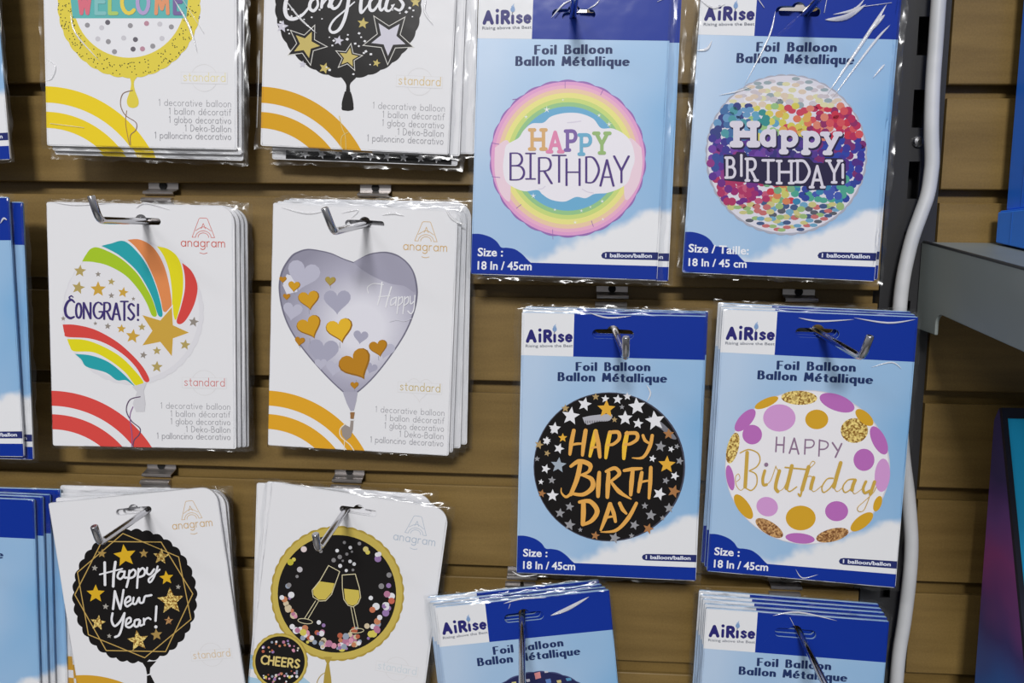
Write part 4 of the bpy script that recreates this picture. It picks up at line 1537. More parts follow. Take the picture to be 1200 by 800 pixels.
# ================= silver heart
def packet_heart():
    key = 'heart'
    root = white_front(key, 'white packet with a silver heart balloon full of gold hearts', (206, 168, 104), (220, 162, 40), (196, 176, 120),
                       folds=fold_px(key, [([(330, 243), (360, 250), (382, 247)], .0005), ([(400, 250), (420, 246), (412, 256)], .0004), ([(448, 252), (462, 250), (474, 253)], .0007), ([(522, 244), (530, 256), (545, 264)], .0008)]), margins=(.001, .004, .003, .002), heart=True)
    m = bpy.data.materials.new('silver_balloon_print')
    m.use_nodes = True
    n, l = m.node_tree.nodes, m.node_tree.links
    b = n['Principled BSDF']
    tcn = n.new('ShaderNodeTexCoord')
    mp = n.new('ShaderNodeMapping')
    mp.inputs['Location'].default_value = (0.0, 0, 1.36)
    mp.inputs['Scale'].default_value = (15.0, 0.0, 15.0)
    nz = n.new('ShaderNodeTexNoise')
    nz.inputs['Scale'].default_value = 40
    g = n.new('ShaderNodeTexGradient')
    g.gradient_type = 'SPHERICAL'
    r = n.new('ShaderNodeValToRGB')
    r.color_ramp.elements[0].position, r.color_ramp.elements[0].color = 0.0, L3((140, 138, 156))
    r.color_ramp.elements[1].position, r.color_ramp.elements[1].color = 0.75, L3((222, 221, 230))
    k = r.color_ramp.elements.new(.35)
    k.color = L3((172, 170, 188))
    l.new(tcn.outputs['Object'], mp.inputs[0])
    l.new(mp.outputs[0], g.inputs[0])
    l.new(g.outputs['Fac'], r.inputs[0])
    l.new(r.outputs[0], b.inputs['Base Color'])
    b.inputs['Roughness'].default_value = .35
    b.inputs['Coat Weight'].default_value = .35
    b.inputs['Coat Roughness'].default_value = .16
    film_bump(n, l, b)
    a = art(key)
    a.base(320, 280, 3.639)
    dk = ink((112, 110, 128), .38, .35)
    H = [(345, 98), (400, 68), (440, 57), (490, 55), (540, 72), (585, 112), (610, 165), (618, 240), (598, 330), (550, 430), (460, 556), (385, 635), (330, 668), (285, 640), (200, 555), (110, 445), (52, 340), (26, 225), (36, 140), (75, 75), (110, 52), (150, 42), (200, 48), (250, 60), (300, 82)]
    a.poly(H, dk, smooth=True)
    cx, cy = 325, 330
    a.poly([(cx + (p[0] - cx) * .975, cy + (p[1] - cy) * .98) for p in H], m, smooth=True)
    a.poly([(345, 100), (400, 72), (480, 62), (545, 82), (595, 140), (608, 225), (560, 200), (500, 190), (430, 160), (380, 130)], ink((158, 156, 174), .35, .35), smooth=True)
    a.poly([(60, 150), (105, 162), (105, 225), (60, 235), (42, 195)], ink((216, 215, 224), .35, .35))

    def heart(x, y, s, mat, rot=0):
        c, sn = math.cos(math.radians(rot)), math.sin(math.radians(rot))
        P = []
        for i in range(26):
            t = 2 * math.pi * i / 26
            u = 16 * math.sin(t) ** 3 / 16 * s
            w = -(13 * math.cos(t) - 5 * math.cos(2 * t) - 2 * math.cos(3 * t) - math.cos(4 * t)) / 16 * s
            P.append((x + u * c - w * sn, y + u * sn + w * c))
        a.poly(P, mat)
    lav = ink((166, 165, 184), .35, .35)
    lav2 = ink((184, 183, 200), .35, .35)
    for x, y, s, mt, rot in ((275, 262, 58, lav, 0), (130, 150, 70, lav2, 15), (215, 478, 66, lav, 5), (375, 415, 32, lav, 8), (85, 305, 42, lav2, 10), (480, 470, 40, lav2, 15), (262, 548, 36, lav2, 10), (420, 548, 26, lav, 20), (205, 530, 26, lav2, 0)):
        heart(x, y, s, mt, rot)
    g1, g2, g3 = ink((206, 154, 38), .32, .4), ink((184, 128, 34), .32, .4), ink((226, 180, 48), .32, .4)
    st = ink((150, 150, 160), .4, .3)
    for x, y, s, mt, rot in ((92, 200, 26, g1, 5), (155, 257, 46, g1, -8), (158, 372, 54, g1, -22), (286, 385, 58, g3, -12), (246, 178, 23, ink((168, 148, 74), .35, .4), 4), (451, 462, 40, g2, -12), (356, 532, 72, g2, -28), (349, 622, 18, g2, 0), (116, 434, 22, g2, 10), (44, 172, 16, g2, 0), (60, 245, 16, g2, 0)):
        heart(x, y, s, ink((150, 104, 30), .35, .4), rot)
        heart(x - s * .04, y - s * .05, s * .92, mt, rot)
        a.stroke([(x, y + s * .95), (x + 1, y + s * 1.35)], 2.5, st)
    a.poly([(298, 650), (362, 650), (356, 690), (346, 730), (332, 732), (316, 700)], ink((170, 168, 184), .35, .35))
    a.base(290, 370, 4)
    a.poly([(482, 452), (505, 452), (500, 478), (496, 530), (486, 566), (464, 582), (446, 560), (442, 525), (458, 508), (482, 520), (486, 480)], ink((152, 142, 136), .35, .35))
    a.poly([(484, 450), (504, 450), (500, 480), (484, 480)], ink((150, 110, 70), .35, .35))
    a.stroke([(478, 486), (502, 486)], 6, WHITE())
    a.stroke([(460, 505), (436, 530), (440, 565), (480, 600), (500, 628)], 5, ink((226, 218, 196), .4, .3), smooth=True)
    a.stroke([(456, 580), (456, 628)], 4, ink((226, 218, 196), .4, .3))
    bp = a.build('balloon_picture', root, 'silver heart balloon picture with gold hearts')
    t = art(key, True)
    t.base(320, 280, 3.639)
    W = WHITE()
    t.stroke([(408, 230), (404, 206), (430, 190), (472, 194)], 4, W, smooth=True)
    t.stroke([(466, 184), (458, 240), (447, 280)], 6, W, smooth=True)
    t.stroke([(506, 204), (492, 250), (482, 290)], 6, W, smooth=True)
    t.stroke([(452, 246), (500, 242)], 4, W)
    t.stroke([(524, 248), (506, 258), (504, 282), (522, 270), (528, 248), (524, 284)], 5, W, smooth=True)
    for dx in (0, 25):
        t.stroke([(538 + dx, 246), (530 + dx, 318)], 5, W)
        t.stroke([(536 + dx, 258), (552 + dx, 246), (552 + dx, 270), (534 + dx, 284)], 5, W, smooth=True)
    t.stroke([(586, 244), (588, 276), (602, 266)], 5, W, smooth=True)
    t.stroke([(606, 240), (602, 296), (590, 318), (576, 306)], 5, W, smooth=True)
    t.stroke([(500, 352), (530, 345), (560, 350), (592, 338)], 3, ink((206, 205, 214), .4, .3), smooth=True)
    t.build('lettering', bp)


packet_heart()
white_behind('heart', '', [(.0022, .0018, -.004, 'white packet directly behind the silver heart packet, a thin edge at its right'), (.0058, .0040, -.014, 'second white packet behind the silver heart packet, fanned out to the right'), (.0090, .0060, -.022, 'rearmost white packet of the silver heart stack, fanned farthest right')], (220, 162, 40))


# ================= Happy New Year
def packet_new_year():
    key = 'new_year'
    root = white_front(key, 'tilted white packet with a scalloped black Happy New Year! balloon', (206, 172, 120), (206, 156, 44), (214, 192, 160), margins=(.001, .002, .001, .002), contents=False)
    a = art(key)
    a.base(80, 610, 4.706)
    a.disc(370, 412, 345, BLACK(), 372, rot=-8, scallop=34, depth=.035)
    a.base(0, 530, 2.963)
    a.poly([(495, 725), (545, 722), (524, 745), (522, 765), (540, 800), (512, 800), (512, 765), (508, 745)], BLACK())
    a.stroke([(508, 772), (530, 766)], 4, WHITE())
    a.base(80, 610, 4.706)
    ln = ink((190, 158, 88), .32, .45)
    a.stroke([(305, 68), (55, 282), (115, 625), (425, 752), (680, 540), (612, 197), (305, 68)], 5.5, ln)
    a.stroke([(205, 112), (515, 115), (690, 400), (540, 718), (213, 712), (40, 405), (180, 130)], 5.5, ln)
    y, gl, tn = ink((216, 172, 40), .3, .45), GLITTER(), ink((168, 138, 78), .32, .45)
    for x, yy, r, m, rot in ((316, 190, 64, y, -8), (155, 400, 52, y, 0), (568, 440, 76, gl, -4), (388, 658, 60, gl, -8), (515, 195, 46, gl, 4), (545, 312, 40, y, -6), (490, 625, 34, tn, -6), (168, 560, 44, gl, 8), (190, 178, 26, tn, 4), (420, 178, 26, tn, 0), (557, 548, 26, BRONZE(), 0)):
        a.star(x, yy, r, m, rot)
    gr = ink((166, 162, 154), .35, .4)
    for x, yy, r in ((150, 258, 18), (210, 470, 18), (230, 632, 14), (610, 362, 15)):
        a.star(x, yy, r, gr, 6)
    bp = a.build('balloon_picture', root, 'scalloped black balloon picture with gold stars')
    t = art(key, True)
    t.base(80, 610, 4.706)
    W = WHITE()
    S = [([(205, 228), (206, 290), (207, 350)], 15), ([(264, 225), (255, 295), (252, 358)], 15), ([(178, 293), (230, 280), (302, 262)], 9),
         ([(312, 278), (288, 278), (276, 305), (292, 318), (310, 300), (316, 276), (313, 308), (328, 310)], 12),
         ([(342, 272), (336, 320), (326, 362)], 13), ([(340, 288), (362, 266), (376, 280), (366, 305), (340, 314)], 12),
         ([(392, 262), (387, 315), (384, 366)], 13), ([(390, 282), (412, 258), (427, 272), (420, 298), (390, 308)], 12),
         ([(440, 256), (438, 284), (456, 292), (478, 264)], 12), ([(498, 248), (486, 285), (470, 320), (454, 336), (448, 320), (472, 298), (508, 266)], 11),
         ([(252, 482), (258, 430), (262, 385)], 14), ([(262, 385), (278, 440), (292, 482)], 13), ([(292, 482), (302, 430), (310, 378)], 13),
         ([(320, 450), (346, 435), (345, 416), (328, 420), (317, 448), (330, 468), (358, 450)], 12),
         ([(366, 420), (362, 450), (378, 453), (396, 420), (400, 446), (418, 445), (428, 414), (444, 410), (464, 406)], 12),
         ([(250, 506), (245, 545), (262, 576), (292, 550), (316, 505)], 13), ([(316, 505), (302, 580), (286, 624), (264, 636)], 13),
         ([(322, 570), (350, 550), (346, 530), (328, 540), (324, 574), (345, 583), (368, 564)], 12),
         ([(396, 540), (374, 545), (372, 575), (390, 576), (402, 545), (402, 572), (418, 568)], 12),
         ([(422, 535), (424, 566)], 12), ([(424, 552), (432, 538), (448, 531), (460, 538)], 11), ([(492, 468), (487, 546)], 14)]
    for pts, w in S:
        t.stroke(pts, w, W, smooth=len(pts) > 2)
    t.disc(489, 580, 9, W)
    t.build('lettering', bp)


packet_new_year()
white_behind('new_year', '', [(.0040, -.0005, .050, 'white packet directly behind the tilted Happy New Year! packet'), (.0050, .0000, .085, 'second white packet behind the tilted Happy New Year! packet, hanging straighter'), (.0035, .0030, .125, 'rearmost white packet behind the Happy New Year! packet, its square corner showing top left')], (206, 156, 44))


# ================= CHEERS
def packet_cheers():
    key = 'cheers'
    root = white_front(key, 'tilted white packet with a gold-rimmed champagne glasses balloon and small CHEERS disc', (178, 190, 204), (168, 200, 220), (206, 214, 220), margins=(.001, .0045, .002, .002), contents=False)
    rnd = random.Random(21)
    a = art(key)
    a.base(300, 610, 4.211)
    gold, gold2 = ink((198, 176, 86), .32, .45), ink((174, 150, 66), .32, .45)
    a.disc(403, 356, 330, gold2, 334, scallop=40, depth=.016)
    a.disc(403, 356, 320, gold, 324)
    a.disc(401, 358, 292, BLACK(), 290)
    a.poly([(335, 668), (378, 668), (362, 700), (372, 770), (378, 850), (330, 850), (338, 760), (350, 700)], gold2)
    a.stroke([(345, 745), (322, 760), (304, 790), (300, 830)], 4, gold2, smooth=True)
    cols = [(226, 224, 228), (226, 224, 228), (206, 190, 160), (196, 128, 92), (180, 120, 150), (150, 120, 170), (210, 196, 90), (150, 160, 176), (214, 150, 170), (180, 96, 70)]
    def dots(cx, cy, R, n, rmin, rmax, seed, bottom):
        q = random.Random(seed)
        a.up()
        k = 0
        while k < n:
            ang, rad = q.uniform(0, 2 * math.pi), R * math.sqrt(q.uniform(0, .94))
            x, y = cx + rad * math.cos(ang), cy + rad * math.sin(ang)
            d = (y - cy) / R
            keep = max(0, (d - .52) * 2.6) + (0.5 if rad > .8 * R and abs(x - cx) > .5 * R and d > 0 else 0) + (.10 if rad > .82 * R else 0.0)
            if q.random() < keep:
                r = q.uniform(rmin, rmax)
                if rad + r < R:
                    a.layer += 0
                    a.disc(x, y, r, ink(q.choice(cols), .38, .35), n=12, up=False)
                    k += 1
    dots(401, 358, 288, 92, 7, 18, 3, True)
    W = ink((222, 222, 226), .38, .35)
    gm = ink((136, 134, 136), .38, .35)
    for x, y, r, m in ((402, 145, 9, W), (467, 130, 9, W), (438, 105, 8, gm), (450, 162, 8, gm), (415, 176, 11, gm), (385, 192, 11, gm), (466, 198, 9, W), (486, 211, 9, W), (417, 220, 10, W), (447, 243, 8, W), (480, 240, 7, gm), (430, 195, 6, gm), (475, 150, 6, gm), (543, 138, 14, ink((206, 190, 120), .38, .35)), (609, 162, 12, W), (512, 110, 9, gm), (238, 138, 15, ink((222, 206, 206), .38, .35)), (172, 202, 16, ink((190, 180, 60), .38, .35)), (218, 238, 14, ink((190, 186, 190), .38, .35)), (658, 265, 13, gm), (620, 320, 14, gm), (176, 363, 16, W), (165, 315, 12, gm), (130, 376, 12, W), (594, 420, 18, W), (576, 436, 15, ink((196, 116, 84), .38, .35)), (670, 392, 16, ink((196, 104, 84), .38, .35)), (568, 378, 11, W), (648, 410, 11, W), (612, 474, 13, W), (322, 148, 9, gm), (205, 272, 8, gm), (312, 498, 11, W)):
        a.disc(x, y, r, m)
    lq = ink((204, 184, 84), .32, .45)
    a.poly([(316, 296), (389, 306), (376, 350), (345, 386), (310, 386), (286, 362), (284, 335)], lq)
    a.poly([(436, 332), (509, 340), (513, 375), (500, 406), (478, 416), (456, 409), (441, 385)], lq)
    ol = ink((214, 204, 166), .35, .4)
    a.stroke([(360, 218), (318, 292), (279, 340), (284, 373), (316, 393), (346, 391), (375, 360), (396, 300), (415, 248), (360, 218)], 4, ol)
    a.stroke([(427, 265), (428, 330), (435, 385), (456, 414), (480, 422), (505, 405), (518, 375), (512, 330), (492, 260), (427, 265)], 4, ol)
    for p_, q_ in (((296, 392), (242, 478)), ((310, 395), (258, 482)), ((470, 424), (490, 526)), ((484, 424), (506, 526))):
        a.stroke([p_, q_], 3.5, ol)
    a.stroke([(245 + 36 * math.cos(i * math.pi / 12) - 0 * 12, 492 + 12 * math.sin(i * math.pi / 12) + 5 * math.cos(i * math.pi / 12)) for i in range(25)], 3.5, ol)
    a.stroke([(500 + 34 * math.cos(i * math.pi / 12), 539 + 11 * math.sin(i * math.pi / 12) - 2 * math.cos(i * math.pi / 12)) for i in range(25)], 3.5, ol)
    bp = a.build('balloon_picture', root, 'gold-rimmed black champagne glasses balloon picture')
    a = art(key, True)
    a.base(300, 610, 4.211)
    a.disc(121, 690, 137, gold2, 140, scallop=24, depth=.02)
    a.disc(121, 690, 131, gold, 134)
    a.disc(121, 690, 122, BLACK(), 124)
    q = random.Random(8)
    a.up()
    for i in range(95):
        ang, rad = q.uniform(0, 2 * math.pi), 116 * math.sqrt(q.uniform(.25, .97))
        x, y = 121 + rad * math.cos(ang), 690 + rad * math.sin(ang)
        if abs(y - 690) < 45 and abs(x - 121) < 108 or (y < 690 and q.random() < .35):
            continue
        a.disc(x, y, q.uniform(3.5, 8), ink(q.choice(cols), .38, .35), n=10, up=False)
    b2 = a.build('small_balloon_picture', root, 'small black CHEERS disc with gold rim')
    t = art(key, True)
    t.base(300, 610, 4.211)
    t.text('CHEERS', (28, 700), (214, 722), 40, CREAM(), 9, track=.26)
    t.build('lettering', b2)


packet_cheers()
white_behind('cheers', '', [(-.0050, .0000, -.020, 'white packet directly behind the tilted champagne glasses packet'), (-.0135, .0012, -.085, 'rearmost white packet behind the champagne glasses packet, hanging straight, its left edge showing')], (168, 200, 220))


# ================= pastel rainbow HAPPY BIRTHDAY (blue)
def packet_rainbow_birthday():
    key = 'rainbow_birthday'
    root = blue_front(key, 'blue packet with a pastel rainbow and cloud HAPPY BIRTHDAY balloon', folds=fold_px(key, [([(646, 22), (660, 6), (672, 0)], .0005), ([(688, 12), (698, 6), (703, 0)], .0004), ([(770, 3), (785, -4)], .0005)]))
    a = art(key)
    pur = ink((152, 112, 178), .35, .4)
    a.disc(665.5, 186, 92, pur, 92.5, scallop=26, depth=.018)
    bands = [(90, (222, 160, 204)), (86, (230, 176, 200)), (82, (232, 200, 168)), (77, (230, 224, 140)), (71, (198, 216, 128)), (66, (150, 196, 140)), (61, (110, 172, 208))]
    for r, c in bands:
        a.disc(665.5, 186, r, ink(c, .36, .38), r * 1.0)
    a.base(540, 0, 4.444)
    cloud = ink((232, 229, 236), .38, .35)
    pink = ink((232, 206, 218), .38, .35)
    # pale glow of the cloud over the side bands
    a.poly([(178, 770), (240, 730), (260, 800), (260, 1000), (250, 1050), (205, 1000), (178, 900)], pink, smooth=True)
    a.poly([(940, 770), (880, 720), (860, 800), (850, 1000), (870, 1040), (925, 960), (945, 860)], pink, smooth=True)
    a.poly([(228, 800), (240, 755), (300, 720), (328, 680), (370, 645), (430, 640), (470, 608), (540, 590), (620, 592), (690, 620), (730, 668), (790, 670), (850, 700), (890, 750), (905, 830), (888, 890), (868, 950), (820, 985), (760, 1005), (720, 1008), (690, 1012), (650, 1032), (600, 1026), (540, 1050), (470, 1040), (425, 1012), (400, 990), (330, 996), (265, 970), (232, 935), (220, 870)], cloud, smooth=True)
    sh = ink((214, 208, 222), .38, .35)
    a.stroke([(555, 640), (590, 637), (625, 632)], 6, sh, smooth=True)
    a.stroke([(405, 985), (425, 982), (440, 970)], 5, sh, smooth=True)
    a.stroke([(632, 985), (660, 1000), (690, 1005)], 5, sh, smooth=True)
    w = ink((240, 240, 244), .38, .35)
    for x, y, r in ((448, 572, 20), (340, 610, 12), (720, 602, 12), (772, 648, 16), (532, 522, 8), (378, 1020, 16), (490, 1092, 10), (628, 1098, 10), (736, 1048, 12), (595, 1158, 12), (740, 1142, 10), (675, 1078, 9)):
        a.star(x, y, r, w, 0, .22)
    for x0, y0, x1, y1 in ((543, 428, 543, 460), (270, 520, 300, 515), (160, 745, 200, 752), (163, 920, 205, 925), (290, 1085, 315, 1065), (478, 1195, 480, 1245), (690, 1180, 680, 1150), (740, 470, 728, 495)):
        a.stroke([(x0, y0), (x1, y1)], 3, pur)
    bp = a.build('balloon_picture', root, 'pastel rainbow balloon picture with a white cloud')
    t = art(key, True)
    t.base(580, 140, 7.059)
    for ch, x0, x1, yt, yb, c in (('H', 308, 402, 88, 246, (214, 172, 118)), ('A', 452, 545, 108, 268, (222, 138, 176)), ('P', 600, 668, 98, 254, (126, 102, 166)), ('P', 715, 790, 130, 288, (112, 174, 204)), ('Y', 838, 930, 116, 278, (152, 184, 120))):
        t.glyph(ch, x0, x1, yt, yb, ink(c, .38, .35), 30, serif=.12)
    p2 = ink((84, 64, 128), .38, .35)
    for ch, x0, x1, yt, yb in (('B', 130, 242, 280, 500), ('I', 292, 298, 282, 492), ('R', 365, 470, 318, 530), ('T', 478, 584, 298, 518), ('H', 592, 700, 328, 545), ('D', 755, 860, 312, 522), ('A', 872, 980, 335, 550), ('Y', 985, 1106, 304, 522)):
        t.glyph(ch, x0, x1, yt, yb, p2, 15, nib=(21, 11))
    for y in (282, 492):
        t.stroke([(255, y), (335, y)], 11, p2)
    t.build('lettering', bp)


packet_rainbow_birthday()
blue_behind('rainbow_birthday', [(.0072, -.0008, -.006, 'blue packet directly behind the pastel rainbow birthday packet, a blue strip at its right'), (.0015, .0064, .0, 'rearmost blue packet behind the pastel rainbow birthday packet, glimpsed through its hang slot')])


# ================= confetti Happy BIRTHDAY!
def packet_confetti():
    key = 'confetti'
    root = blue_front(key, 'blue packet in crinkled shiny film with a rainbow confetti Happy BIRTHDAY! balloon', folds=fold_px(key, [
        ([(1038, 6), (1018, 38), (968, 112)], .0010), ([(1042, 30), (1022, 52), (974, 116)], .0007), ([(1036, 18), (1026, 28), (1014, 42)], .0013), ([(966, 24), (990, 21), (1014, 6)], .0015), ([(975, 18), (1000, 12), (1012, 0)], .0007), ([(1000, 10), (1044, 4)], .0005),
        ([(816, 60), (828, 58), (834, 48)], .0008), ([(908, 14), (900, 45), (872, 100)], .0005), ([(842, 112), (862, 108), (880, 102)], .0004), ([(1022, 92), (1032, 80), (1036, 76)], .0006), ([(820, 0), (835, 10), (850, 5)], .0006), ([(968, 0), (965, 16)], .0005), ([(895, 10), (888, 0)], .0006)]),
        margins=(.004, .006, .003, .003), fr=True, amp=.0011)
    a = art(key)
    a.disc(921, 181.5, 95, ink((168, 170, 184), .32, .4), 94.5, scallop=44, depth=.014)
    a.disc(921, 181, 92.5, ink((214, 212, 222), .34, .4), 92)
    a.poly([(870, 112), (905, 98), (950, 100), (978, 118), (960, 128), (915, 122), (880, 130)], ink((224, 222, 228), .34, .4), smooth=True)
    q = random.Random(5)
    def hue(u, v):
        # printed colour rows of the confetti, u to the right, v down (-1..1)
        ang = math.atan2(v, u)
        if v < -.62:
            return q.choice([(214, 210, 168), (198, 190, 196), (214, 196, 176), (150, 166, 172)])
        if v < -.22:
            if u < -.45:
                return q.choice([(70, 110, 160), (104, 150, 190), (60, 70, 130), (80, 150, 160)])
            if u < -.1:
                return q.choice([(60, 140, 140), (150, 190, 130), (206, 200, 100), (100, 160, 190)])
            if u < .3:
                return q.choice([(206, 196, 92), (214, 170, 90), (196, 72, 92), (214, 120, 90), (190, 200, 110)])
            return q.choice([(196, 56, 78), (206, 84, 92), (176, 50, 90), (214, 130, 110), (140, 50, 100)])
        if v < .30:
            if u < -.3:
                return q.choice([(92, 54, 140), (110, 70, 160), (64, 60, 140), (140, 60, 130), (60, 80, 150)])
            if u < .4:
                return q.choice([(84, 60, 140), (110, 70, 150), (60, 56, 120)])
            return q.choice([(80, 50, 130), (60, 60, 150), (120, 50, 110), (52, 70, 160)])
        if v < .62:
            if u < -.25:
                return q.choice([(150, 46, 110), (170, 56, 100), (110, 50, 130), (190, 90, 120)])
            if u < .1:
                return q.choice([(196, 64, 80), (206, 130, 90), (196, 196, 110), (120, 170, 130)])
            return q.choice([(60, 130, 170), (70, 90, 170), (80, 160, 140), (52, 70, 150)])
        return q.choice([(190, 110, 110), (150, 180, 120), (110, 160, 190), (70, 90, 130), (196, 190, 130), (90, 94, 104)])
    pts = []
    tries = 0
    while len(pts) < 540 and tries < 16000:
        tries += 1
        t, rad = q.uniform(0, 2 * math.pi), math.sqrt(q.uniform(0, .955))
        u, v = rad * math.cos(t), rad * math.sin(t)
        dens = .5 if v < -.55 else 1.0
        if q.random() > dens or any((u - p[0]) ** 2 + (v - p[1]) ** 2 < .0026 for p in pts):
            continue
        pts.append((u, v))
    for u, v in pts:
        k = math.sqrt(max(.12, 1 - (u * u + v * v) * .93))
        a.layer += 0
        a.disc(921 + 92 * u, 181 + 91.5 * v, 4.9, ink(hue(u, v), .34, .4), 4.9 * max(.45, k) if abs(v) > abs(u) else 4.9, n=10, up=False)
    bp = a.build('balloon_picture', root, 'rainbow confetti balloon picture')
    t = art(key, True)
    t.base(840, 130, 7.059)
    dk, W = ink((44, 40, 70), .36, .4), ink((212, 208, 220), .36, .4)
    t.poly([(52, 372), (60, 362), (150, 362), (165, 340), (235, 345), (250, 375), (480, 385), (655, 388), (760, 392), (800, 430), (880, 432), (890, 390), (1030, 392), (1062, 420), (1066, 590), (1050, 616), (905, 618), (895, 655), (745, 655), (735, 622), (480, 622), (340, 600), (60, 575)], dk)
    L = (('H', 160, 300, 112, 276, 56, .12, False), ('a', 372, 465, 172, 280, 46, 0, True), ('p', 550, 648, 182, 338, 46, .10, True), ('p', 732, 830, 188, 344, 46, .10, True), ('y', 890, 995, 192, 348, 40, .10, True))
    for m, dx, dy in ((dk, 9, 12), (W, 0, 0)):
        for ch, x0, x1, yt, yb, w, sf, xh in L:
            t.glyph(ch, x0 + dx, x1 + dx, yt + dy, yb + dy, m, w + (8 if m is dk else 0), serif=sf, xh=xh)
    for ch, x0, x1, yt, yb in (('B', 82, 148, 388, 552), ('I', 196, 204, 368, 536), ('R', 250, 322, 398, 576), ('T', 376, 468, 410, 590), ('H', 512, 612, 416, 598), ('D', 664, 762, 414, 590), ('A', 780, 872, 458, 632), ('Y', 918, 1014, 414, 592), ('!', 1034, 1040, 446, 598)):
        t.glyph(ch, x0, x1, yt, yb, W, 22, serif=.10)
    t.build('lettering', bp)


packet_confetti()
blue_behind('confetti', [(.0030, .0010, -.004, 'blue packet directly behind the crinkled confetti birthday packet'), (.0010, .0066, .0, 'rearmost blue packet behind the crinkled confetti birthday packet, glimpsed through its hang slot')], gap=.0045)


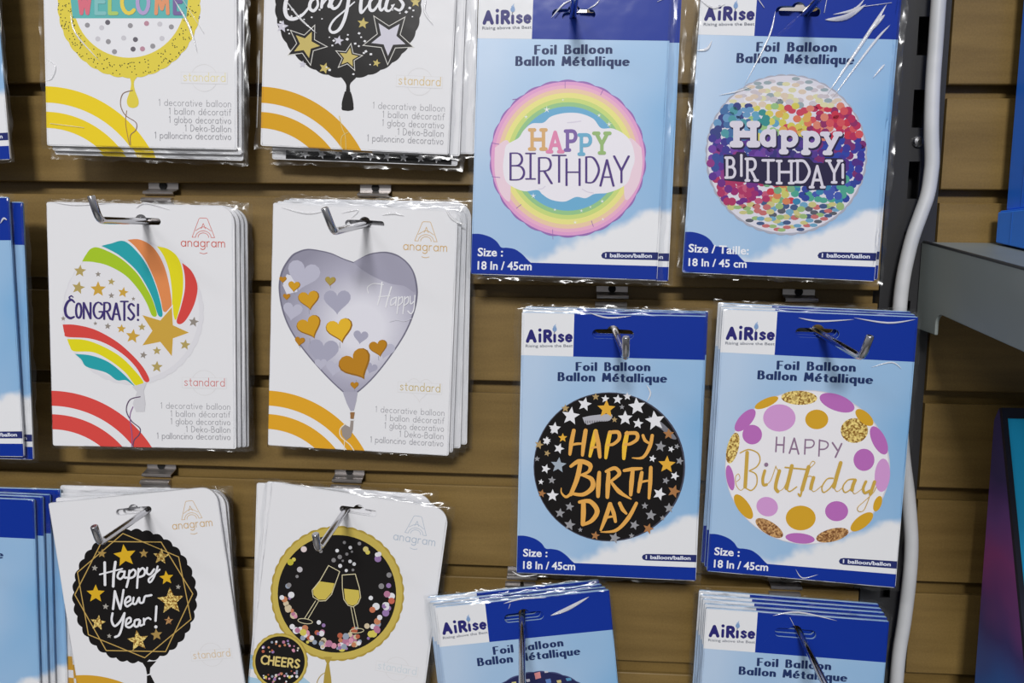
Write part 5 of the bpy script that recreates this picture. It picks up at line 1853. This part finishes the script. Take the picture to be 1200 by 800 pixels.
# ================= black HAPPY BIRTH DAY
def packet_black_birthday():
    key = 'black_birthday'
    root = blue_front(key, 'blue packet with a black HAPPY BIRTH DAY balloon in gold brush letters and white stars', folds=fold_px(key, [([(690, 366), (712, 372), (740, 370)], .0005), ([(757, 450), (762, 460), (758, 470)], .0005), ([(600, 668), (612, 674), (630, 672)], .0005)]), margins=(.0055, .0035, .003, .003))
    a = art(key)
    a.disc(714, 546.5, 88.7, ink((70, 70, 84), .35, .4), 87.2)
    a.disc(713.5, 546.5, 87.2, BLACK(), 86)
    a.base(560, 320, 4)
    sil = ink((176, 176, 184), .33, .4)
    a.poly([(490, 675), (540, 665), (625, 660), (615, 690), (560, 695), (510, 708)], sil, smooth=True)
    for i in range(14):
        a.stroke([(505 + i * 8, 690), (507 + i * 8, 708 - (i % 3) * 4)], 2.5, BLACK())
    a.poly([(800, 668), (850, 690), (905, 740), (930, 775), (900, 770), (860, 730), (815, 700)], ink((120, 120, 128), .33, .4), smooth=True)
    Wm, g, bl, gy, tn, br = WHITE(), ink((226, 172, 62), .32, .45), ink((160, 172, 184), .33, .4), ink((150, 150, 154), .33, .4), ink((176, 150, 104), .33, .4), ink((168, 118, 74), .33, .4)
    for x, y, r, m, rot in ((500, 613, 34, Wm, 12), (435, 668, 44, Wm, 8), (360, 725, 30, Wm, 6), (323, 783, 20, Wm, 0), (745, 623, 42, Wm, -6), (830, 690, 48, Wm, -8), (690, 678, 36, Wm, 0), (750, 703, 26, Wm, 8), (655, 590, 24, Wm, 6), (597, 588, 20, Wm, 4), (700, 576, 20, Wm, 0), (602, 635, 44, g, 2), (398, 770, 22, g, 0), (893, 752, 27, br, 0), (640, 685, 15, tn, 0), (675, 626, 13, gy, 0), (410, 632, 20, tn, 0), (552, 578, 18, tn, 0)):
        a.star(x, y, r, m, rot)
    a.base(560, 500, 4)
    for x, y, r, m in ((380, 100, 26, Wm), (322, 65, 20, Wm), (318, 195, 23, Wm), (350, 320, 30, Wm), (360, 12, 24, Wm), (378, 178, 38, bl), (347, 248, 19, gy), (430, 372, 22, gy), (385, 402, 24, gy), (430, 457, 28, gy), (733, 458, 24, gy), (810, 412, 27, gy), (782, 368, 17, gy), (850, 312, 32, Wm), (880, 250, 18, gy), (922, 228, 22, Wm), (905, 103, 16, Wm), (855, 90, 27, gy), (818, 147, 18, Wm), (895, 378, 25, gy), (640, 518, 28, gy), (945, 158, 20, gy), (885, 175, 42, g), (325, 122, 16, tn), (287, 82, 22, tn), (918, 300, 32, br), (550, 507, 22, br), (798, 475, 27, br), (893, 32, 22, br), (296, 256, 14, Wm), (300, 310, 20, br), (278, 148, 14, gy), (932, 90, 14, gy), (865, 425, 14, gy), (480, 480, 12, gy), (720, 508, 14, gy)):
        a.star(x, y, r, m, (x * 7) % 24)
    bp = a.build('balloon_picture', root, 'black balloon picture with white and gold stars')
    t = art(key, True)
    t.base(650, 490, 5.714)
    G = ink((226, 168, 84), .32, .45)
    G2 = ink((236, 188, 62), .32, .45)
    T = t.taper
    for pts, ws, m in (
        ([(128, 80), (112, 160), (102, 238)], [26, 30, 20], G), ([(207, 80), (195, 160), (186, 244)], [28, 30, 20], G), ([(108, 178), (150, 168), (198, 168)], [14, 18, 12], G),
        ([(274, 84), (255, 165), (236, 250)], [30, 32, 20], G2), ([(276, 88), (292, 170), (302, 256)], [26, 30, 22], G), ([(246, 198), (272, 190), (292, 192)], [12, 16, 12], G),
        ([(370, 92), (352, 180), (342, 262)], [28, 32, 20], G2), ([(368, 92), (425, 92), (430, 135), (392, 170), (356, 176)], [24, 26, 22, 16], G),
        ([(484, 96), (468, 180), (462, 266)], [28, 34, 22], G2), ([(478, 98), (545, 98), (550, 138), (505, 168), (470, 172)], [24, 26, 22, 16], G),
        ([(590, 112), (604, 145), (634, 165)], [20, 22, 14], G), ([(652, 112), (636, 185), (590, 258), (518, 262)], [22, 26, 20, 6], G),
        ([(172, 292), (150, 400), (108, 505)], [30, 34, 26], G), ([(108, 318), (165, 284), (235, 308), (228, 352), (172, 378)], [20, 30, 32, 20, 14], G), ([(176, 374), (245, 402), (252, 460), (190, 506), (108, 498)], [14, 30, 34, 26, 18], G), ([(110, 500), (76, 522), (46, 495), (44, 462)], [22, 18, 10, 5], G),
        ([(298, 360), (292, 440), (290, 518)], [24, 32, 24], G), ([(360, 362), (356, 440), (352, 524)], [24, 32, 24], G), ([(344, 352), (402, 330), (432, 368), (372, 420)], [20, 26, 26, 16], G), ([(376, 420), (432, 488), (510, 536)], [16, 30, 8], G),
        ([(522, 338), (514, 420), (508, 508)], [24, 32, 22], G), ([(464, 346), (520, 336), (580, 332)], [20, 26, 18], G), ([(582, 360), (570, 430), (560, 488)], [24, 28, 20], G), ([(642, 326), (638, 430), (630, 530)], [24, 28, 18], G), ([(574, 424), (606, 416), (640, 412)], [14, 16, 12], G),
        ([(192, 562), (192, 630), (188, 704)], [30, 34, 28], G), ([(166, 556), (236, 552), (284, 614), (250, 678), (188, 708)], [22, 30, 34, 28, 18], G),
        ([(370, 570), (340, 660), (308, 742)], [30, 30, 16], G), ([(372, 572), (394, 630), (406, 686)], [24, 28, 20], G), ([(330, 668), (365, 655), (398, 652)], [12, 16, 12], G),
        ([(434, 564), (454, 605), (478, 632)], [24, 26, 16], G), ([(546, 564), (490, 665), (410, 744), (308, 756)], [22, 28, 22, 6], G)):
        T(pts, ws, m)
    t.build('lettering', bp)


packet_black_birthday()
blue_behind('black_birthday', [(.0005, .0022, 0, 'blue packet directly behind the black HAPPY BIRTH DAY packet, a white line above it'), (.0020, .0034, .004, 'rearmost blue packet behind the black HAPPY BIRTH DAY packet')])


# ================= pink and gold dots HAPPY Birthday
def packet_dotted():
    key = 'dotted'
    root = blue_front(key, 'blue packet with a white balloon of pink, purple and gold dots reading HAPPY Birthday', folds=fold_px(key, [([(935, 372), (960, 376), (1000, 374)], .0005), ([(1000, 372), (1040, 378), (1072, 374)], .0005), ([(1020, 430), (1044, 424), (1056, 432)], .0004), ([(932, 666), (940, 676), (958, 672)], .0003)]), margins=(.004, .003, .003, .003))
    a = art(key)
    a.disc(946, 547, 96.5, ink((206, 204, 212), .36, .4), 90.3)
    a.disc(945.5, 547, 95.3, ink((232, 230, 234), .36, .4), 89.2)
    pk, pu, gd, gl, br = ink((206, 152, 206), .36, .4), ink((182, 108, 182), .36, .4), ink((208, 160, 44), .34, .42), GLITTER(), BRONZE()
    a.base(800, 320, 4)
    for x, y, rx, ry, rot, m in ((392, 606, 60, 20, -24, gd), (545, 583, 84, 33, 2, gl), (722, 606, 86, 38, 20, pu), (452, 677, 76, 64, 0, pk), (627, 684, 54, 46, 0, gd), (803, 736, 64, 58, 0, gl), (850, 675, 52, 26, 42, gd), (292, 688, 66, 30, -48, pu), (325, 755, 46, 46, 0, pu)):
        a.disc(x, y, rx, m, ry, rot)
    a.base(800, 500, 4)
    for x, y, rx, ry, rot, m in ((918, 62, 72, 32, 64, pu), (234, 98, 27, 74, 14, gl), (848, 153, 49, 52, 0, pu), (934, 225, 36, 78, 4, pk), (222, 237, 18, 60, -10, pu), (284, 372, 68, 28, 55, gd), (395, 372, 51, 45, 20, pk), (552, 425, 70, 58, 0, gd), (720, 393, 54, 47, 0, pu), (838, 443, 64, 28, -38, gd), (912, 358, 38, 18, -70, gd), (405, 472, 74, 30, 32, br), (549, 520, 69, 24, 6, pu), (700, 505, 78, 30, -14, br)):
        a.disc(x, y, rx, m, ry, rot)
    bp = a.build('balloon_picture', root, 'white balloon picture with pink, purple and gold dots')
    t = art(key, True)
    t.base(850, 500, 6.316)
    mv = ink((142, 116, 142), .38, .38)
    for seg in ([(378, 75), (372, 180)], [(434, 75), (428, 186)], [(376, 130), (430, 132)], [(472, 192), (508, 82)], [(508, 82), (540, 198)], [(483, 160), (530, 162)], [(590, 92), (585, 198)], [(695, 95), (690, 212)], [(790, 115), (828, 172)], [(858, 122), (812, 222)]):
        t.stroke(seg, 13, mv)
    for seg in ([(590, 94), (640, 96), (655, 120), (636, 148), (588, 152)], [(695, 98), (745, 108), (758, 134), (736, 160), (693, 164)]):
        t.stroke(seg, 11, mv, smooth=True)
    G = ink((200, 164, 74), .34, .42)
    B, TH_, M = 28, 5.5, 10
    for pts, w in (([(160, 188), (153, 310), (145, 440)], B), ([(145, 440), (112, 466), (80, 430), (74, 370), (95, 345), (106, 378), (82, 402)], TH_), ([(108, 190), (170, 165), (236, 190), (255, 240), (232, 290), (176, 322)], M), ([(176, 322), (226, 350), (230, 420), (192, 466), (150, 450)], M),
                   ([(290, 322), (275, 380), (280, 424), (302, 424)], 22), ([(302, 424), (335, 390), (372, 286)], TH_), ([(370, 288), (386, 318)], TH_), ([(398, 322), (376, 400), (370, 450), (386, 474)], 26), ([(386, 474), (435, 440), (490, 280)], TH_),
                   ([(490, 285), (470, 370), (450, 450)], B), ([(450, 452), (474, 474), (525, 440)], M), ([(440, 296), (520, 304), (604, 312)], 11), ([(614, 292), (588, 380), (565, 462)], B), ([(614, 292), (640, 252), (660, 264), (622, 302)], TH_), ([(565, 462), (552, 508), (538, 492)], 14), ([(584, 382), (620, 360), (650, 372)], TH_), ([(650, 372), (636, 420), (630, 452)], 26), ([(630, 452), (654, 474), (712, 430)], TH_),
                   ([(795, 376), (750, 382), (712, 440), (724, 480), (770, 450), (806, 396)], M), ([(850, 262), (824, 350), (800, 440)], B), ([(800, 442), (824, 474), (870, 440)], TH_), ([(950, 382), (902, 390), (866, 440), (882, 480), (930, 450), (960, 390)], M), ([(956, 390), (940, 430), (934, 462)], 26), ([(934, 462), (954, 490), (1012, 450)], TH_),
                   ([(1036, 400), (1016, 450), (1028, 484), (1064, 468)], 20), ([(1100, 402), (1084, 450), (1070, 492)], 24), ([(1070, 492), (1024, 606), (984, 620), (976, 590), (1030, 540), (1090, 482), (1112, 440)], TH_)):
        t.stroke(pts, w, G, smooth=len(pts) > 2)
    t.disc(300, 275, 15, mv)
    t.build('lettering', bp)


packet_dotted()
blue_behind('dotted', [(-.0012, .0018, .003, 'blue packet directly behind the pink and gold dotted birthday packet'), (-.0030, .0036, .006, 'rearmost blue packet behind the pink and gold dotted birthday packet')])


# ================= tilted blue packet at the bottom, its navy balloon just showing
def packet_navy():
    key = 'navy'
    root = blue_front(key, 'tilted blue packet at the bottom with the top of a navy confetti balloon', folds=fold_px(key, [([(645, 720), (665, 712), (690, 698)], .0012), ([(590, 706), (612, 700), (640, 699)], .0006), ([(596, 712), (598, 706)], .0004)]), margins=(.003, .002, .003, .003))
    a = art(key)
    nv = ink((36, 40, 84), .34, .42)
    a.disc(634, 868, 83, ink((70, 76, 120), .34, .42), scallop=30, depth=.012)
    a.disc(634, 868, 81.5, nv)
    a.base(480, 650, 4)
    q = random.Random(3)
    for x, y, w, h, c in ((600, 562, 16, 18, (214, 140, 140)), (650, 588, 14, 12, (96, 130, 190)), (700, 590, 12, 8, (206, 190, 130)), (640, 545, 10, 5, (196, 196, 206)), (490, 598, 12, 8, (206, 196, 130)), (745, 580, 14, 8, (90, 150, 190)), (555, 585, 10, 8, (196, 196, 210)), (580, 620, 16, 12, (206, 130, 150)), (690, 625, 14, 12, (120, 170, 200))):
        a.poly([(x - w, y - h * .6), (x + w * .7, y - h), (x + w, y + h * .6), (x - w * .6, y + h)], ink(c, .36, .4))
    for i in range(60):
        t, r = q.uniform(0, 6.28), 300 * math.sqrt(q.uniform(0, 1))
        x, y, s = 616 + r * math.cos(t), 872 + r * math.sin(t), q.uniform(8, 15)
        if y > 640:
            a.poly([(x - s, y - s * .6), (x + s * .7, y - s), (x + s, y + s * .6)], ink(q.choice([(214, 140, 140), (96, 130, 190), (206, 190, 130), (196, 196, 206)]), .36, .4))
    a.build('balloon_picture', root, 'navy balloon picture with confetti')


packet_navy()
blue_behind('navy', [(-.0022, .0008, -.004, 'blue packet directly behind the tilted packet with the navy balloon'), (-.0048, .0022, -.004, 'second blue packet behind the tilted navy balloon packet, its logo edge showing'), (-.0064, .0046, -.002, 'rearmost blue packet behind the tilted navy balloon packet, highest along the top')], gap=.0030)


# ================= thick stack at the bottom right
def packet_thick():
    key = 'thick'
    root = blue_front(key, 'front blue packet of the thick stack at the bottom right, under the dotted packet', folds=fold_px(key, [([(905, 720), (935, 716), (980, 726)], .0005), ([(925, 722), (930, 732)], .0004)]), margins=(.003, .002, .003, .003))
    a = art(key)
    a.disc(930, 905, 78, ink((60, 110, 180), .34, .42), scallop=30, depth=.012)
    a.disc(930, 905, 74, ink((90, 146, 206), .34, .42))
    a.build('balloon_picture', root)


packet_thick()
blue_behind('thick', [(-.0006, .0020, .001, 'blue packet directly behind the front one of the thick bottom right stack'), (-.0016, .0042, .002, 'second blue packet behind the front one of the thick bottom right stack'), (-.0028, .0062, .004, 'third blue packet behind the front one of the thick bottom right stack'), (-.0040, .0084, .006, 'rearmost blue packet of the thick bottom right stack')], gap=.0028)

# ================= packets cut by the left edge of the frame
blue_front('edge_top', 'blue packet cut by the left edge of the photo beside the WELCOME packet', margins=(.002, .003, .002, .002))
blue_front('edge_middle', 'front blue packet cut by the left edge beside the rainbow CONGRATS! packet', folds=fold_px('edge_middle', [([(2, 262), (6, 256), (10, 258)], .0006)]), margins=(.002, .003, .003, .002))
blue_behind('edge_middle', [(.0078, -.0022, .018, 'blue packet behind the front one at the left edge beside the rainbow CONGRATS! packet')], gap=.0040)
blue_front('edge_bottom', 'front blue packet of the lower left stack beside the Happy New Year! packet', margins=(.002, .003, .002, .002))
blue_behind('edge_bottom', [(.0048, .0016, .002, 'blue packet directly behind the front one of the lower left stack'), (.0085, .0026, .003, 'second blue packet behind the front one of the lower left stack'), (.0150, .0052, -.012, 'rearmost blue packet of the lower left stack, dark at its right side')], gap=.0034)
for ky_, px_, row_, lb_ in (('edge_middle', -70, 2, 'peg hook holding the blue packets at the left edge, middle row'), ('edge_bottom', -60, 5, 'peg hook holding the lower left stack of blue packets'), ('edge_top', -85, -1, 'peg hook holding the blue packet at the upper left edge')):
    peg(lb_, (px_, row_), key=ky_)

# the shared originals served as patterns for the copies
for o_ in [card_w, card_b] + list(BP.values()):
    bpy.data.objects.remove(o_)
